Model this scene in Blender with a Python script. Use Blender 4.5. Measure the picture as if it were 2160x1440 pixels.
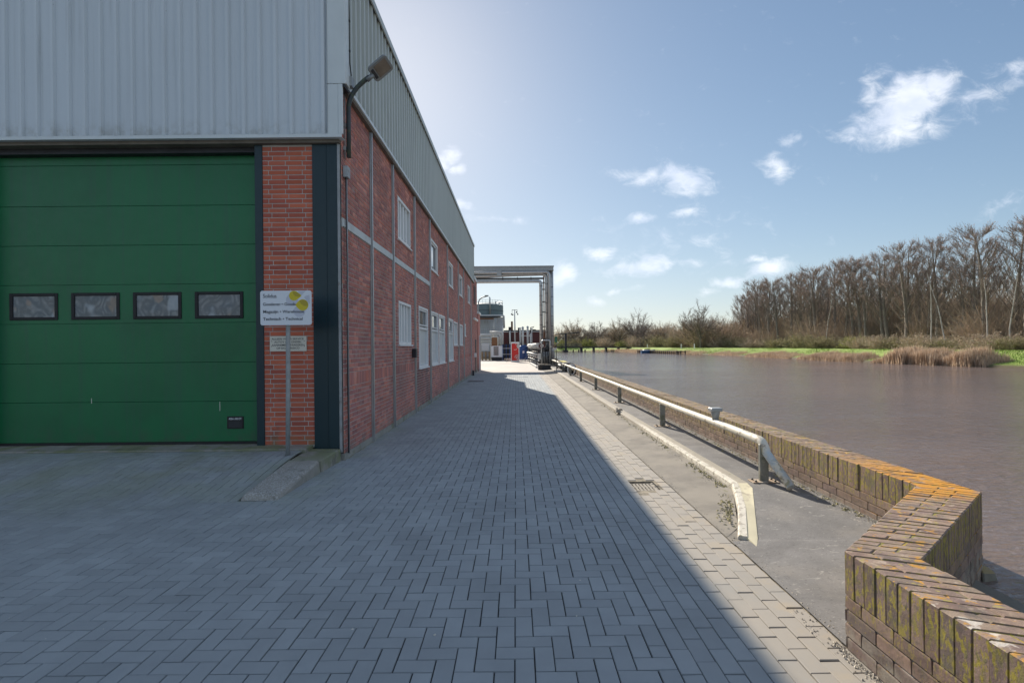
import bpy, math, random
import numpy as np
from mathutils import Vector, Matrix, Quaternion

for _o in list(bpy.data.objects):
    bpy.data.objects.remove(_o)
sc = bpy.context.scene
COL = sc.collection
rnd = random.Random(11)
nrg = np.random.default_rng(5)

# ------------------------------------------------------------------ camera
cam_d = bpy.data.cameras.new('camera')
cam_d.sensor_width = 36.0
cam_d.lens = 17.83
cam_d.shift_x = -0.0037
cam_d.shift_y = 0.0042
cam_d.clip_start = 0.05
cam_d.clip_end = 6000
cam = bpy.data.objects.new('camera', cam_d)
cam.location = (0, 0, 1.68)
cam.rotation_euler = (math.pi / 2, 0.0095, 0)
COL.objects.link(cam)
sc.camera = cam

# ------------------------------------------------------------------ sky, sun, exposure
SUN_TO = Vector((-0.485, 1.75, 1.0)).normalized()      # towards the sun
ELEV = math.asin(SUN_TO.z)
AZ = math.atan2(SUN_TO.x, SUN_TO.y)                     # from +Y, clockwise positive
SKY_STRENGTH = 0.13
SUN_STRENGTH = 4.2
world = bpy.data.worlds.new('World')
sc.world = world
world.use_nodes = True
sun_d = bpy.data.lights.new('sun', 'SUN')
sun_d.energy = SUN_STRENGTH
sun_d.angle = math.radians(0.5)
sun_d.color = (1.0, 0.91, 0.78)
sun = bpy.data.objects.new('sun', sun_d)
sun.rotation_euler = (-SUN_TO).to_track_quat('-Z', 'Y').to_euler()
sun.location = (-20, 60, 40)
COL.objects.link(sun)
sc.view_settings.view_transform = 'Standard'
sc.view_settings.look = 'None'
sc.view_settings.gamma = 1.0
sc.view_settings.exposure = 0.76
sc.view_settings.use_curve_mapping = False
sc.cycles.max_bounces = 6
sc.cycles.diffuse_bounces = 3
sc.cycles.glossy_bounces = 3
sc.cycles.transparent_max_bounces = 6
sc.cycles.use_denoising = True


class NT:
    """small helper for wiring shader nodes"""
    def __init__(self, tree):
        self.t = tree
        tree.nodes.clear()

    def new(self, typ, **kw):
        n = self.t.nodes.new(typ)
        for k, v in kw.items():
            setattr(n, k, v)
        return n

    def put(self, sock, v):
        if v is None:
            return
        if isinstance(v, bpy.types.NodeSocket):
            self.t.links.new(v, sock)
        else:
            if isinstance(v, (tuple, list)) and len(v) == 3 and sock.type == 'RGBA':
                v = (*v, 1.0)
            sock.default_value = v

    def math(self, op, a, b=None, c=None, clamp=False):
        n = self.new('ShaderNodeMath', operation=op)
        n.use_clamp = clamp
        self.put(n.inputs[0], a)
        self.put(n.inputs[1], b)
        self.put(n.inputs[2], c)
        return n.outputs[0]

    def vmath(self, op, a, b=None, out=0):
        n = self.new('ShaderNodeVectorMath', operation=op)
        self.put(n.inputs[0], a)
        if b is not None:
            self.put(n.inputs[1], b)
        return n.outputs['Value'] if op in ('LENGTH', 'DOT_PRODUCT') else n.outputs[0]

    def mix(self, f, a, b, blend='MIX'):
        n = self.new('ShaderNodeMix', data_type='RGBA', blend_type=blend)
        self.put(n.inputs[0], f)
        self.put(n.inputs[6], a)
        self.put(n.inputs[7], b)
        return n.outputs[2]

    def noise(self, vec, scale, detail=4, rough=0.55, dist=0.0):
        n = self.new('ShaderNodeTexNoise')
        self.put(n.inputs['Vector'], vec)
        n.inputs['Scale'].default_value = scale
        n.inputs['Detail'].default_value = detail
        n.inputs['Roughness'].default_value = rough
        n.inputs['Distortion'].default_value = dist
        return n.outputs['Fac']

    def ramp(self, f, lo, hi, smooth=True):
        n = self.new('ShaderNodeMapRange')
        n.interpolation_type = 'SMOOTHSTEP' if smooth else 'LINEAR'
        self.put(n.inputs[0], f)
        n.inputs[1].default_value = lo
        n.inputs[2].default_value = hi
        return n.outputs[0]


# world: physical sky with fair-weather clouds placed by direction
W = NT(world.node_tree)
sky = W.new('ShaderNodeTexSky', sky_type='NISHITA')
sky.sun_disc = False
sky.sun_elevation = ELEV
sky.sun_rotation = AZ
sky.air_density = 1.0
sky.dust_density = 0.32
sky.ozone_density = 3.0
tc = W.new('ShaderNodeTexCoord')
dirv = W.vmath('NORMALIZE', tc.outputs['Generated'])
sep = W.new('ShaderNodeSeparateXYZ')
W.put(sep.inputs[0], dirv)
yy = W.math('MAXIMUM', sep.outputs[1], 0.02)
uu = W.math('DIVIDE', sep.outputs[0], yy)
vv = W.math('DIVIDE', sep.outputs[2], yy)
cmb = W.new('ShaderNodeCombineXYZ')
W.put(cmb.inputs[0], uu)
W.put(cmb.inputs[1], vv)
puv = cmb.outputs[0]
warp = W.new('ShaderNodeTexNoise')
W.put(warp.inputs['Vector'], puv)
warp.inputs['Scale'].default_value = 11
warp.inputs['Detail'].default_value = 5
wv = W.vmath('SUBTRACT', warp.outputs['Color'], (0.5, 0.5, 0.5))
wv = W.vmath('MULTIPLY', wv, (0.075, 0.06, 0))
pw = W.vmath('ADD', puv, wv)
# direction (tangent of azimuth, tangent of elevation), half sizes, density, tilt
CLOUDS = [(0.700, 0.430, .060, .040, 1.0, 35), (0.775, 0.470, .115, .050, 1.5, 28), (0.760, 0.420, .120, .035, .9, 5),
          (0.840, 0.505, .050, .040, 1.2, 35), (0.705, 0.490, .030, .050, .7, -30),
          (0.930, 0.480, .120, .035, .50, 18), (1.00, 0.530, .050, .020, .5, 0),
          (0.335, 0.322, .060, .028, 1.2, -8), (0.260, 0.338, .060, .020, .8, 15), (0.225, 0.345, .045, .014, .5, 10),
          (0.515, 0.345, .036, .026, .9, 10), (0.552, 0.402, .024, .024, .55, 40),
          (0.245, 0.246, .036, .012, 1.0, 5), (0.340, 0.262, .040, .014, .7, 12), (0.170, 0.184, .036, .014, 1.0, 6),
          (0.255, 0.150, .062, .018, 1.2, 6), (0.350, 0.162, .090, .012, .45, 5), (0.412, 0.122, .036, .013, 1.1, 6),
          (0.500, 0.148, .050, .020, 1.2, 14), (0.480, 0.170, .030, .010, .8, 0), (0.085, 0.140, .035, .028, 1.0, -10),
          (-0.130, 0.378, .020, .022, 1.0, -20), (-0.106, 0.352, .016, .014, .9, 20), (-0.105, 0.282, .026, .010, 1.2, -12),
          (-0.028, 0.252, .050, .012, .5, -5), (0.156, 0.088, .024, .010, .8, 4), (0.375, 0.100, .024, .010, .9, 0),
          (0.205, 0.106, .040, .007, .6, 3), (0.975, 0.275, .070, .012, .4, 22), (0.32, 0.195, .16, .05, .22, 4),
          (1.35, 0.30, .14, .05, 1.0, 10), (1.6, 0.55, .2, .06, 1.0, 5), (-0.9, 0.35, .12, .05, 1.0, 5), (-1.4, 0.5, .2, .07, 1.1, 5)]
dens = None
for (cu, cv, ru, rv, amp, tilt) in CLOUDS:
    mp = W.new('ShaderNodeMapping', vector_type='TEXTURE')
    W.put(mp.inputs['Vector'], pw)
    mp.inputs['Location'].default_value = (cu, cv, 0)
    mp.inputs['Rotation'].default_value = (0, 0, math.radians(tilt))
    mp.inputs['Scale'].default_value = (ru * 1.25, rv * 1.35, 1)
    ln = W.vmath('LENGTH', mp.outputs[0])
    d = W.math('SUBTRACT', 1.0, ln)
    d = W.math('MULTIPLY', W.math('MAXIMUM', d, -0.6), amp)
    dens = d if dens is None else W.math('MAXIMUM', dens, d)
stretch = W.vmath('MULTIPLY', puv, (1.0, 1.7, 1.0))
fb = W.noise(stretch, 19, 10, 0.68, 0.5)
dens = W.math('ADD', dens, W.math('MULTIPLY', W.math('SUBTRACT', fb, 0.56), 1.9))
cov = W.ramp(dens, -0.08, 1.05)
front = W.ramp(sep.outputs[1], 0.05, 0.2)
cov = W.math('MULTIPLY', cov, front)
# the rest of the dome: extra cumulus out of view, added for fill light
zz = W.math('ADD', W.math('MAXIMUM', sep.outputs[2], 0.0), 0.12)
cm2 = W.new('ShaderNodeCombineXYZ')
W.put(cm2.inputs[0], W.math('DIVIDE', sep.outputs[0], zz))
W.put(cm2.inputs[1], W.math('DIVIDE', sep.outputs[1], zz))
gen = W.noise(cm2.outputs[0], 1.3, 8, 0.6, 0.2)
gen = W.ramp(gen, 0.45, 0.64)
back = W.math('SUBTRACT', 1.0, W.ramp(sep.outputs[1], -0.25, 0.05))
back = W.math('MAXIMUM', back, W.ramp(vv, 0.85, 1.15))
back = W.math('MAXIMUM', back, W.ramp(W.math('ABSOLUTE', uu), 1.2, 1.6))
gen = W.math('MULTIPLY', gen, W.math('MULTIPLY', back, W.ramp(sep.outputs[2], 0.0, 0.08)))
cov = W.math('MAXIMUM', cov, gen, clamp=True)
shade = W.noise(W.vmath('ADD', stretch, (0.012, 0.03, 0)), 9, 4, 0.5)
ccol = W.mix(W.ramp(shade, 0.35, 0.65), (3.3, 3.5, 4.0), (4.3, 4.35, 4.5))
# bright haze towards the sun rolls off softly
den = W.vmath('ADD', W.vmath('MULTIPLY', sky.outputs[0], (0.095, 0.09, 0.085)), (1, 1, 1))
skyb = W.vmath('DIVIDE', sky.outputs[0], den)
hs = W.new('ShaderNodeHueSaturation')
W.put(hs.inputs['Color'], skyb)
hs.inputs['Saturation'].default_value = 0.98
hs.inputs['Value'].default_value = 0.77
skyb = hs.outputs[0]
ccol = W.vmath('ADD', ccol, W.vmath('MULTIPLY', skyb, (0.28, 0.28, 0.28)))
skyc = W.mix(W.math('MULTIPLY', cov, 0.92), skyb, ccol)
bg = W.new('ShaderNodeBackground')
W.put(bg.inputs[0], skyc)
bg.inputs[1].default_value = SKY_STRENGTH
wo = W.new('ShaderNodeOutputWorld')
W.put(wo.inputs[0], bg.outputs[0])
try:
    world.cycles.sampling_method = 'MANUAL'
    world.cycles.sample_map_resolution = 1024
except Exception:
    pass


# ------------------------------------------------------------------ materials
def mat(name, col, rough=0.65, metal=0.0, var=0.12, vscale=2.5, palette=None, island=0.0,
        layers=(), bump=0.0, bscale=60, spec=0.5, bstretch=None, vstretch=None, coat=0.0, trans=0.0, translucent=0.0):
    """layers: (colour, noise scale, lo, hi, strength, opts) with opts in
       up / side (surface facing), z=(lo,hi) height window, x=(lo,hi), y=(lo,hi), st=(sx,sy,sz)"""
    m = bpy.data.materials.new(name)
    m.use_nodes = True
    N = NT(m.node_tree)
    geo = N.new('ShaderNodeNewGeometry')
    pos = geo.outputs['Position']
    sp = N.new('ShaderNodeSeparateXYZ')
    N.put(sp.inputs[0], pos)
    nrm = N.new('ShaderNodeSeparateXYZ')
    N.put(nrm.inputs[0], geo.outputs['True Normal'])
    c = None
    r = None
    if palette or island:
        oi = N.new('ShaderNodeObjectInfo')
        r = N.math('FRACT', N.math('ADD', geo.outputs['Random Per Island'], oi.outputs['Random']))
    if palette:
        cr = N.new('ShaderNodeValToRGB')
        cr.color_ramp.interpolation = 'CONSTANT'
        el = cr.color_ramp.elements
        while len(el) < len(palette):
            el.new(1.0)
        for i, p in enumerate(palette):
            el[i].position = i / len(palette)
            el[i].color = (*p, 1)
        N.put(cr.inputs[0], r)
        c = cr.outputs[0]
    if c is None:
        rgb = N.new('ShaderNodeRGB')
        rgb.outputs[0].default_value = (*col, 1)
        c = rgb.outputs[0]
    if island:
        r2 = N.math('FRACT', N.math('MULTIPLY', r, 7.31))
        k = N.math('ADD', N.math('MULTIPLY', r2, 2 * island), 1 - island)
        vm = N.new('ShaderNodeVectorMath', operation='SCALE')
        N.put(vm.inputs[0], c)
        N.put(vm.inputs['Scale'], k)
        c = vm.outputs[0]
    if var:
        pv = N.vmath('MULTIPLY', pos, vstretch) if vstretch else pos
        nz = N.noise(pv, vscale, 6, 0.6)
        k = N.math('ADD', N.math('MULTIPLY', N.ramp(nz, 0.25, 0.75, False), 2 * var), 1 - var)
        vm = N.new('ShaderNodeVectorMath', operation='SCALE')
        N.put(vm.inputs[0], c)
        N.put(vm.inputs['Scale'], k)
        c = vm.outputs[0]
    for (lc, ls, lo, hi, st, op) in layers:
        pv = N.vmath('MULTIPLY', pos, op['st']) if 'st' in op else pos
        f = N.ramp(N.noise(pv, ls, 6, 0.62, op.get('d', 0.0)), lo, hi)
        f = N.math('MULTIPLY', f, st)
        if op.get('up'):
            f = N.math('MULTIPLY', f, N.ramp(nrm.outputs[2], 0.4, 0.8))
        if op.get('side'):
            f = N.math('MULTIPLY', f, N.math('SUBTRACT', 1.0, N.ramp(N.math('ABSOLUTE', nrm.outputs[2]), 0.3, 0.7)))
        for ax, key in enumerate('xyz'):
            if key in op:
                a, b = op[key]
                f = N.math('MULTIPLY', f, N.ramp(sp.outputs[ax], a, b) if a < b else N.math('SUBTRACT', 1.0, N.ramp(sp.outputs[ax], b, a)))
            k2 = key + '2'
            if k2 in op:
                a, b = op[k2]
                f = N.math('MULTIPLY', f, N.ramp(sp.outputs[ax], a, b) if a < b else N.math('SUBTRACT', 1.0, N.ramp(sp.outputs[ax], b, a)))
        c = N.mix(f, c, lc)
    p = N.new('ShaderNodeBsdfPrincipled')
    N.put(p.inputs['Base Color'], c)
    p.inputs['Roughness'].default_value = rough
    if rough < 0.95 and metal < 0.9 and rough > 0.15:
        rn = N.noise(pos, 14, 4, 0.6)
        N.put(p.inputs['Roughness'], N.math('ADD', N.math('MULTIPLY', rn, 0.24), rough - 0.12, clamp=True))
    p.inputs['Metallic'].default_value = metal
    p.inputs['Specular IOR Level'].default_value = spec
    if coat:
        p.inputs['Coat Weight'].default_value = coat
    if trans:
        p.inputs['Transmission Weight'].default_value = trans
    if bump:
        pv = N.vmath('MULTIPLY', pos, bstretch) if bstretch else pos
        b1 = N.noise(pv, bscale, 8, 0.7)
        bn = N.new('ShaderNodeBump')
        bn.inputs['Strength'].default_value = min(1.0, 0.35 + bump * 20)
        bn.inputs['Distance'].default_value = bump
        N.put(bn.inputs['Height'], b1)
        N.put(p.inputs['Normal'], bn.outputs[0])
    o = N.new('ShaderNodeOutputMaterial')
    if translucent:
        tl = N.new('ShaderNodeBsdfTranslucent')
        N.put(tl.inputs[0], c)
        mx = N.new('ShaderNodeMixShader')
        mx.inputs[0].default_value = translucent
        N.put(mx.inputs[1], p.outputs[0])
        N.put(mx.inputs[2], tl.outputs[0])
        N.put(o.inputs[0], mx.outputs[0])
    else:
        N.put(o.inputs[0], p.outputs[0])
    return m


GREEN_DIRT = (0.075, 0.095, 0.035)
SAND = (0.36, 0.31, 0.23)
M = {}
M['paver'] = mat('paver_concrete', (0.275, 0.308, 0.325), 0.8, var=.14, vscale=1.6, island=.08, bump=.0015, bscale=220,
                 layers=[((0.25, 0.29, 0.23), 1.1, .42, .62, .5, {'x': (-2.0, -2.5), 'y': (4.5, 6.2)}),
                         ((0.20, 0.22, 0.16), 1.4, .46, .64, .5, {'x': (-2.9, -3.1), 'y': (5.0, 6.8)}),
                         ((0.335, 0.30, 0.255), 2.2, .15, .4, .92, {'x': (1.24, 1.42)}),  # sunlit beige painted into the rows beyond the building's shadow edge
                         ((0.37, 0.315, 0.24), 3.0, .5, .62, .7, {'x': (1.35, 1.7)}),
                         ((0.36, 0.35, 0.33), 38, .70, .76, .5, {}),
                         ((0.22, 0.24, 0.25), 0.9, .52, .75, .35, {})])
M['paver_bed'] = mat('joint_sand', (0.022, 0.024, 0.024), 0.95, var=.4, vscale=9, bump=.006, bscale=70,
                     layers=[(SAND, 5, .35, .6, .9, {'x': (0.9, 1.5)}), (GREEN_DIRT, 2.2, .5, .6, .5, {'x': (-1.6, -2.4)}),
                             ((0.20, 0.20, 0.16), 6, .4, .6, .6, {'x': (-2.3, -2.5)})])
M['asphalt'] = mat('worn_asphalt', (0.205, 0.185, 0.158), 0.9, var=.22, vscale=2.2, bump=.004, bscale=140,
                   layers=[((0.29, 0.26, 0.215), 1.3, .40, .62, .7, {}), ((0.10, 0.10, 0.09), 3.1, .58, .70, .5, {}),
                           ((0.17, 0.16, 0.07), 9, .56, .64, .7, {'x': (2.15, 2.38)}),
                           ((0.40, 0.38, 0.34), 70, .66, .72, .5, {})])
M['slab'] = mat('quay_concrete', (0.175, 0.168, 0.162), 0.85, var=.26, vscale=3.2, bump=.006, bscale=90,
                layers=[((0.24, 0.22, 0.195), 1.3, .48, .66, .6, {}), ((0.40, 0.38, 0.34), 8, .60, .68, .65, {'st': (1, 1.8, 1), 'd': 1.0}),
                        ((0.115, 0.11, 0.108), 1.8, .50, .66, .6, {'d': .6}), ((0.10, 0.095, 0.09), 40, .56, .66, .6, {}), ((0.36, 0.34, 0.31), 60, .60, .67, .55, {}), ((0.10, 0.11, 0.04), 6, .55, .62, .7, {'x': (2.95, 3.15)}),
                        ((0.50, 0.46, 0.38), 24, .60, .64, .7, {'x': (2.9, 3.1)})])
M['kerb'] = mat('painted_kerb', (0.36, 0.325, 0.26), 0.8, var=.12, vscale=4, bump=.004, bscale=60,
                layers=[((0.33, 0.29, 0.23), 6, .50, .62, .75, {}), ((0.35, 0.32, 0.27), 3, .2, .4, .75, {'y': (10.5, 12)}),
                        ((0.12, 0.12, 0.05), 13, .60, .68, .7, {})])
M['kerb_white'] = mat('white_kerb_paint', (0.64, 0.60, 0.51), 0.8, var=.16, vscale=6, bump=.008, bscale=45,
                      layers=[((0.36, 0.32, 0.26), 11, .50, .60, .85, {}), ((0.34, 0.31, 0.26), 3, .2, .4, .85, {'y': (9.5, 10.5)}), ((0.16, 0.15, 0.07), 17, .60, .66, .7, {})])
M['concrete'] = mat('old_concrete', (0.27, 0.265, 0.24), 0.85, var=.2, vscale=5, bump=.006, bscale=70,
                    layers=[((0.15, 0.18, 0.07), 3, .42, .60, .7, {'y': (6.5, 7.2), 'y2': (8.2, 8.0)}), ((0.46, 0.48, 0.48), 60, .48, .60, .8, {'up': 1, 'y': (6.9, 6.3)}),
                            ((0.10, 0.10, 0.08), 4, .55, .68, .6, {})])
M['apron'] = mat('yard_concrete', (0.42, 0.38, 0.34), 0.85, var=.14, vscale=.35, bump=.003, bscale=30,
                 layers=[((0.52, 0.47, 0.42), .18, .4, .6, .7, {}), ((0.26, 0.23, 0.21), .5, .58, .7, .6, {})])
M['ground'] = mat('yard_ground', (0.20, 0.19, 0.16), 0.95, var=.25, vscale=.3, bump=.02, bscale=10)
M['mortar'] = mat('mortar', (0.50, 0.485, 0.46), 0.95, var=.14, vscale=5, bump=.004, bscale=90,
                  layers=[((0.20, 0.21, 0.17), 3, .4, .6, .6, {'z': (.5, .1)})])
BR = [(0.47, .185, .150), (0.42, .170, .145), (0.52, .210, .165), (0.37, .155, .140), (0.45, .198, .170), (0.50, .180, .135),
      (0.34, .145, .138), (0.47, .21, .182), (0.40, .170, .158), (0.54, .24, .185)]
M['brick'] = mat('wall_brick', BR[0], 0.85, palette=BR, island=.16, var=.18, vscale=1.2, bump=.0025, bscale=110,
                 layers=[((0.22, 0.13, 0.125), .55, .48, .66, .5, {}), ((0.52, 0.44, 0.42), 3.5, .58, .72, .4, {}),
                         ((0.09, 0.07, 0.075), 1.1, .3, .6, .55, {'y': (12.8, 13.1), 'y2': (15.6, 15.2), 'z': (1.5, 1.0)}),
                         ((0.23, 0.22, 0.18), 4, .42, .6, .6, {'z': (.35, .08)})])
PB = [(0.50, .130, .072), (0.47, .120, .068), (0.53, .142, .078), (0.43, .108, .066), (0.49, .135, .080), (0.46, .116, .062), (0.40, .100, .066)]
M['pier_brick'] = mat('pier_brick', PB[0], 0.8, palette=PB, island=.10, var=.14, vscale=3, bump=.002, bscale=130,
                      layers=[((0.16, 0.07, 0.06), 3, .55, .68, .6, {'z': (1.5, .8)}), ((0.16, 0.16, 0.08), 6, .4, .6, .6, {'z': (.45, .26)})])
QB = [(0.190, .132, .106), (0.215, .145, .112), (0.162, .118, .100), (0.232, .152, .118), (0.195, .132, .114), (0.175, .114, .092), (0.245, .168, .132)]
QL_top = [((0.36, 0.27, 0.19), 7, .40, .66, .7, {'up': 1}),
          ((0.50, 0.42, 0.32), 16, .58, .66, .5, {'up': 1}),
          ((0.21, 0.18, 0.06), 15, .50, .60, .75, {'up': 1, 'y': (4.2, 6.5)}),
          ((0.58, 0.25, 0.012), 7.5, .36, .50, .97, {'up': 1, 'y': (3.55, 3.85), 'y2': (5.4, 4.3), 'd': .4}),
          ((0.50, 0.25, 0.03), 13, .57, .63, .9, {'up': 1, 'd': .5}),
          ((0.36, 0.30, 0.07), 19, .60, .66, .8, {'up': 1}),
          ((0.62, 0.57, 0.50), 8, .56, .62, .8, {'up': 1, 'x': (1.96, 1.86), 'y': (2.7, 2.3)})]
QL_side = [((0.215, 0.185, 0.055), 24, .50, .62, .85, {'side': 1, 'z': (.27, .40), 'st': (1, 1, .35)}),
           ((0.32, 0.26, 0.035), 46, .50, .60, .95, {'side': 1, 'z': (.16, .36), 'st': (1, 1, .45)}),
           ((0.36, 0.25, 0.03), 55, .60, .66, .8, {'side': 1}),
           ((0.09, 0.085, 0.05), 30, .55, .66, .6, {'side': 1}),
           ((0.30, 0.27, 0.22), 9, .38, .6, .7, {'side': 1, 'z': (.2, .08)}),
           ((0.10, 0.09, 0.075), 6, .55, .66, .5, {})]
M['quay_brick'] = mat('quay_brick', QB[0], 0.85, palette=QB, island=.15, var=.3, vscale=16, bump=.007, bscale=60,
                      layers=QL_top + QL_side)
M['quay_mortar'] = mat('quay_mortar', (0.155, 0.135, 0.095), 0.95, var=.3, vscale=12, bump=.006, bscale=80,
                       layers=[((0.25, 0.22, 0.04), 9, .42, .56, .9, {'z': (.22, .34)}), ((0.26, 0.235, 0.20), 6, .2, .5, .8, {'z': (.32, .28)}), ((0.40, 0.26, 0.03), 5, .48, .56, .9, {'up': 1}),
                               ((0.2, 0.19, 0.15), 5, .4, .6, .6, {'z': (.2, .05)})])
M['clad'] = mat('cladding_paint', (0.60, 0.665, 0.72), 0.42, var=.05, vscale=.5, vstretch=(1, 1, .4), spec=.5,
                layers=[((0.17, 0.18, 0.18), 1.5, .55, .8, .3, {'st': (6, 6, .25)}), ((0.10, 0.10, 0.095), 40, .700, .72, .8, {'st': (1, 1, .7)}), ((0.42, 0.46, 0.48), 2.4, .5, .8, .35, {'st': (5, 5, .12)}), ((0.30, 0.31, 0.28), 6, .4, .7, .5, {'z': (5.1, 4.8)})])
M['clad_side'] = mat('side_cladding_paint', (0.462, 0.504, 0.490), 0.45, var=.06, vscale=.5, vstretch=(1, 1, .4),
                     layers=[((0.17, 0.18, 0.17), 1.2, .5, .8, .35, {'st': (6, 6, .25)})])
M['trim'] = mat('pale_trim', (0.625, 0.688, 0.712), 0.45, var=.06, vscale=2)
M['soffit'] = mat('soffit_brown', (0.155, 0.135, 0.11), 0.8, var=.3, vscale=4)
M['black'] = mat('black_rubber', (0.012, 0.012, 0.014), 0.6, var=.2)
M['green_door'] = mat('green_door_paint', (0.003, 0.150, 0.052), 0.42, var=.08, vscale=.7, bump=.0006, bscale=300, spec=.5,
                      layers=[((0.004, 0.085, 0.033), .6, .4, .7, .5, {}), ((0.02, 0.11, 0.06), 2.2, .45, .7, .5, {'st': (5, 5, .15)}), ((0.05, 0.09, 0.06), 5, .4, .7, .6, {'z': (.6, .25)}), ((0.25, 0.30, 0.2), 60, .745, .76, .6, {'z': (1.6, 1.2)})])
M['navy'] = mat('navy_paint', (0.004, 0.026, 0.036), 0.42, var=.12, vscale=1.6, vstretch=(3, 3, .6), layers=[((0.25, 0.27, 0.28), 70, .735, .75, .6, {})])
M['white'] = mat('white_paint', (0.72, 0.74, 0.75), 0.5, var=.05, vscale=2, layers=[((0.35, 0.35, 0.33), 3, .6, .8, .4, {})])
M['band'] = mat('pale_band', (0.552, 0.600, 0.612), 0.6, var=.08, vscale=2, layers=[((0.3, 0.3, 0.28), 3, .5, .75, .4, {})])
M['pale_panel'] = mat('white_panel', (0.56, 0.60, 0.62), 0.35, var=.05, vscale=2, spec=.6)
M['glass'] = mat('window_glass', (0.015, 0.022, 0.028), 0.03, var=0, spec=1.0, coat=.6)
M['galv'] = mat('galvanised_steel', (0.42, 0.44, 0.45), 0.42, metal=.75, var=.15, vscale=6, vstretch=(1, 1, .4))
M['galv_dull'] = mat('dull_galvanised', (0.33, 0.35, 0.36), 0.55, metal=.35, var=.2, vscale=8,
                     layers=[((0.16, 0.11, 0.07), 7, .6, .72, .5, {}), ((0.12, 0.13, 0.06), 9, .55, .7, .4, {'z': (.4, .1)})])
M['post_steel'] = mat('weathered_post_steel', (0.26, 0.26, 0.23), 0.6, metal=.2, var=.25, vscale=10,
                      layers=[((0.13, 0.13, 0.06), 9, .45, .62, .75, {'z': (.62, .2)}), ((0.45, 0.42, 0.34), 12, .55, .65, .5, {})])
M['rail'] = mat('flaking_cream_paint', (0.66, 0.62, 0.52), 0.6, var=.12, vscale=7, bump=.002, bscale=50,
                layers=[((0.30, 0.24, 0.17), 12, .57, .64, .75, {'st': (1, .6, 1)}), ((0.24, 0.22, 0.09), 14, .54, .62, .7, {'z': (.56, .50)}),
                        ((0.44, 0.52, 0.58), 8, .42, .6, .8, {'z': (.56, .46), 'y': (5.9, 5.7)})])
M['rust'] = mat('rusty_plate', (0.40, 0.30, 0.21), 0.8, metal=.2, var=.3, vscale=14, layers=[((0.62, 0.58, 0.5), 11, .5, .6, .7, {})])
M['iron'] = mat('cast_iron', (0.09, 0.085, 0.075), 0.6, metal=.5, var=.3, vscale=12, layers=[((0.3, 0.26, 0.2), 12, .45, .6, .6, {})])
M['grate'] = mat('dusty_grate', (0.30, 0.27, 0.225), 0.8, var=.2, vscale=12)
M['dark'] = mat('dark_steel', (0.035, 0.037, 0.042), 0.55, metal=.3, var=.3, vscale=4)
M['lamp_metal'] = mat('grey_lamp_metal', (0.23, 0.25, 0.26), 0.5, metal=.4, var=.1)
M['lamp_glass'] = mat('lamp_lens', (0.18, 0.15, 0.12), 0.2, var=.3, vscale=9)
M['arm'] = mat('mossy_lamp_arm', (0.06, 0.075, 0.085), 0.6, metal=.3, var=.2, layers=[((0.10, 0.13, 0.06), 8, .5, .62, .6, {})])
M['sign_white'] = mat('sign_white', (0.700, 0.740, 0.800), 0.35, var=.02)
M['sign_cream'] = mat('sign_cream', (0.66, 0.64, 0.56), 0.5, var=.04)
M['ink'] = mat('dark_ink', (0.02, 0.025, 0.04), 0.5, var=0)
M['yellow'] = mat('sign_yellow', (0.62, 0.50, 0.015), 0.4, var=0)
M['yellow_dark'] = mat('sign_ochre', (0.42, 0.33, 0.02), 0.4, var=0)
M['sign_grey'] = mat('sign_grey', (0.52, 0.55, 0.64), 0.4, var=0)
M['white_ink'] = mat('white_ink', (0.7, 0.72, 0.75), 0.5, var=0)
M['red'] = mat('red_panel', (0.62, 0.025, 0.022), 0.4, var=.05)
M['blue'] = mat('blue_tank_paint', (0.012, 0.055, 0.19), 0.4, var=.15)
M['tank_green'] = mat('tank_green', (0.130, 0.189, 0.202), 0.5, var=.12, vscale=.8, vstretch=(1, 1, .3))
M['tank_white'] = mat('tank_pale', (0.42, 0.46, 0.48), 0.55, var=.10, vscale=.8, vstretch=(2, 2, .2),
                      layers=[((0.2, 0.17, 0.13), 2, .5, .65, .7, {'st': (3, 3, .25), 'z': (4.8, 5.8)})])
M['redbrick_far'] = mat('dark_red_brick', (0.105, 0.038, 0.036), 0.85, var=.2, vscale=3)
M['brown_clad'] = mat('brown_panel', (0.20, 0.095, 0.05), 0.7, var=.12)
M['cream'] = mat('cream_lagging', (0.55, 0.55, 0.52), 0.5, var=.12, vscale=2)
M['wood'] = mat('pallet_wood', (0.36, 0.24, 0.13), 0.85, var=.25, vscale=6, island=.2)
M['dark_wood'] = mat('jetty_wood', (0.11, 0.085, 0.065), 0.85, var=.3, vscale=4)
M['grass'] = mat('bank_grass', (0.24, 0.34, 0.06), 0.9, var=.22, vscale=1.3, bump=.05, bscale=14,
                 layers=[((0.29, 0.38, 0.08), .35, .45, .6, .7, {}), ((0.24, 0.20, 0.10), .22, .60, .72, .6, {}), ((0.09, 0.065, 0.04), 2, .2, .4, .95, {'z': (.16, .02)})])
M['field'] = mat('far_field', (0.10, 0.13, 0.04), 0.95, var=.3, vscale=.05)
M['reed'] = mat('dry_reed', (0.60, 0.46, 0.33), 0.9, palette=[(0.60, .46, .33), (0.50, .36, .25), (0.66, .52, .39), (0.46, .33, .23), (0.70, .58, .45)], island=.15, var=0, translucent=.45)
M['bark'] = mat('grey_bark', (0.23, 0.20, 0.165), 0.9, var=.25, vscale=3)
M['birch'] = mat('birch_bark', (0.50, 0.48, 0.44), 0.8, var=.2, vscale=3)
M['twig'] = mat('bare_twigs', (0.33, 0.265, 0.22), 0.9, palette=[(0.35, .275, .225), (0.28, .225, .19), (0.39, .32, .27), (0.31, .25, .215)], island=.2, var=0, translucent=.4)
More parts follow.
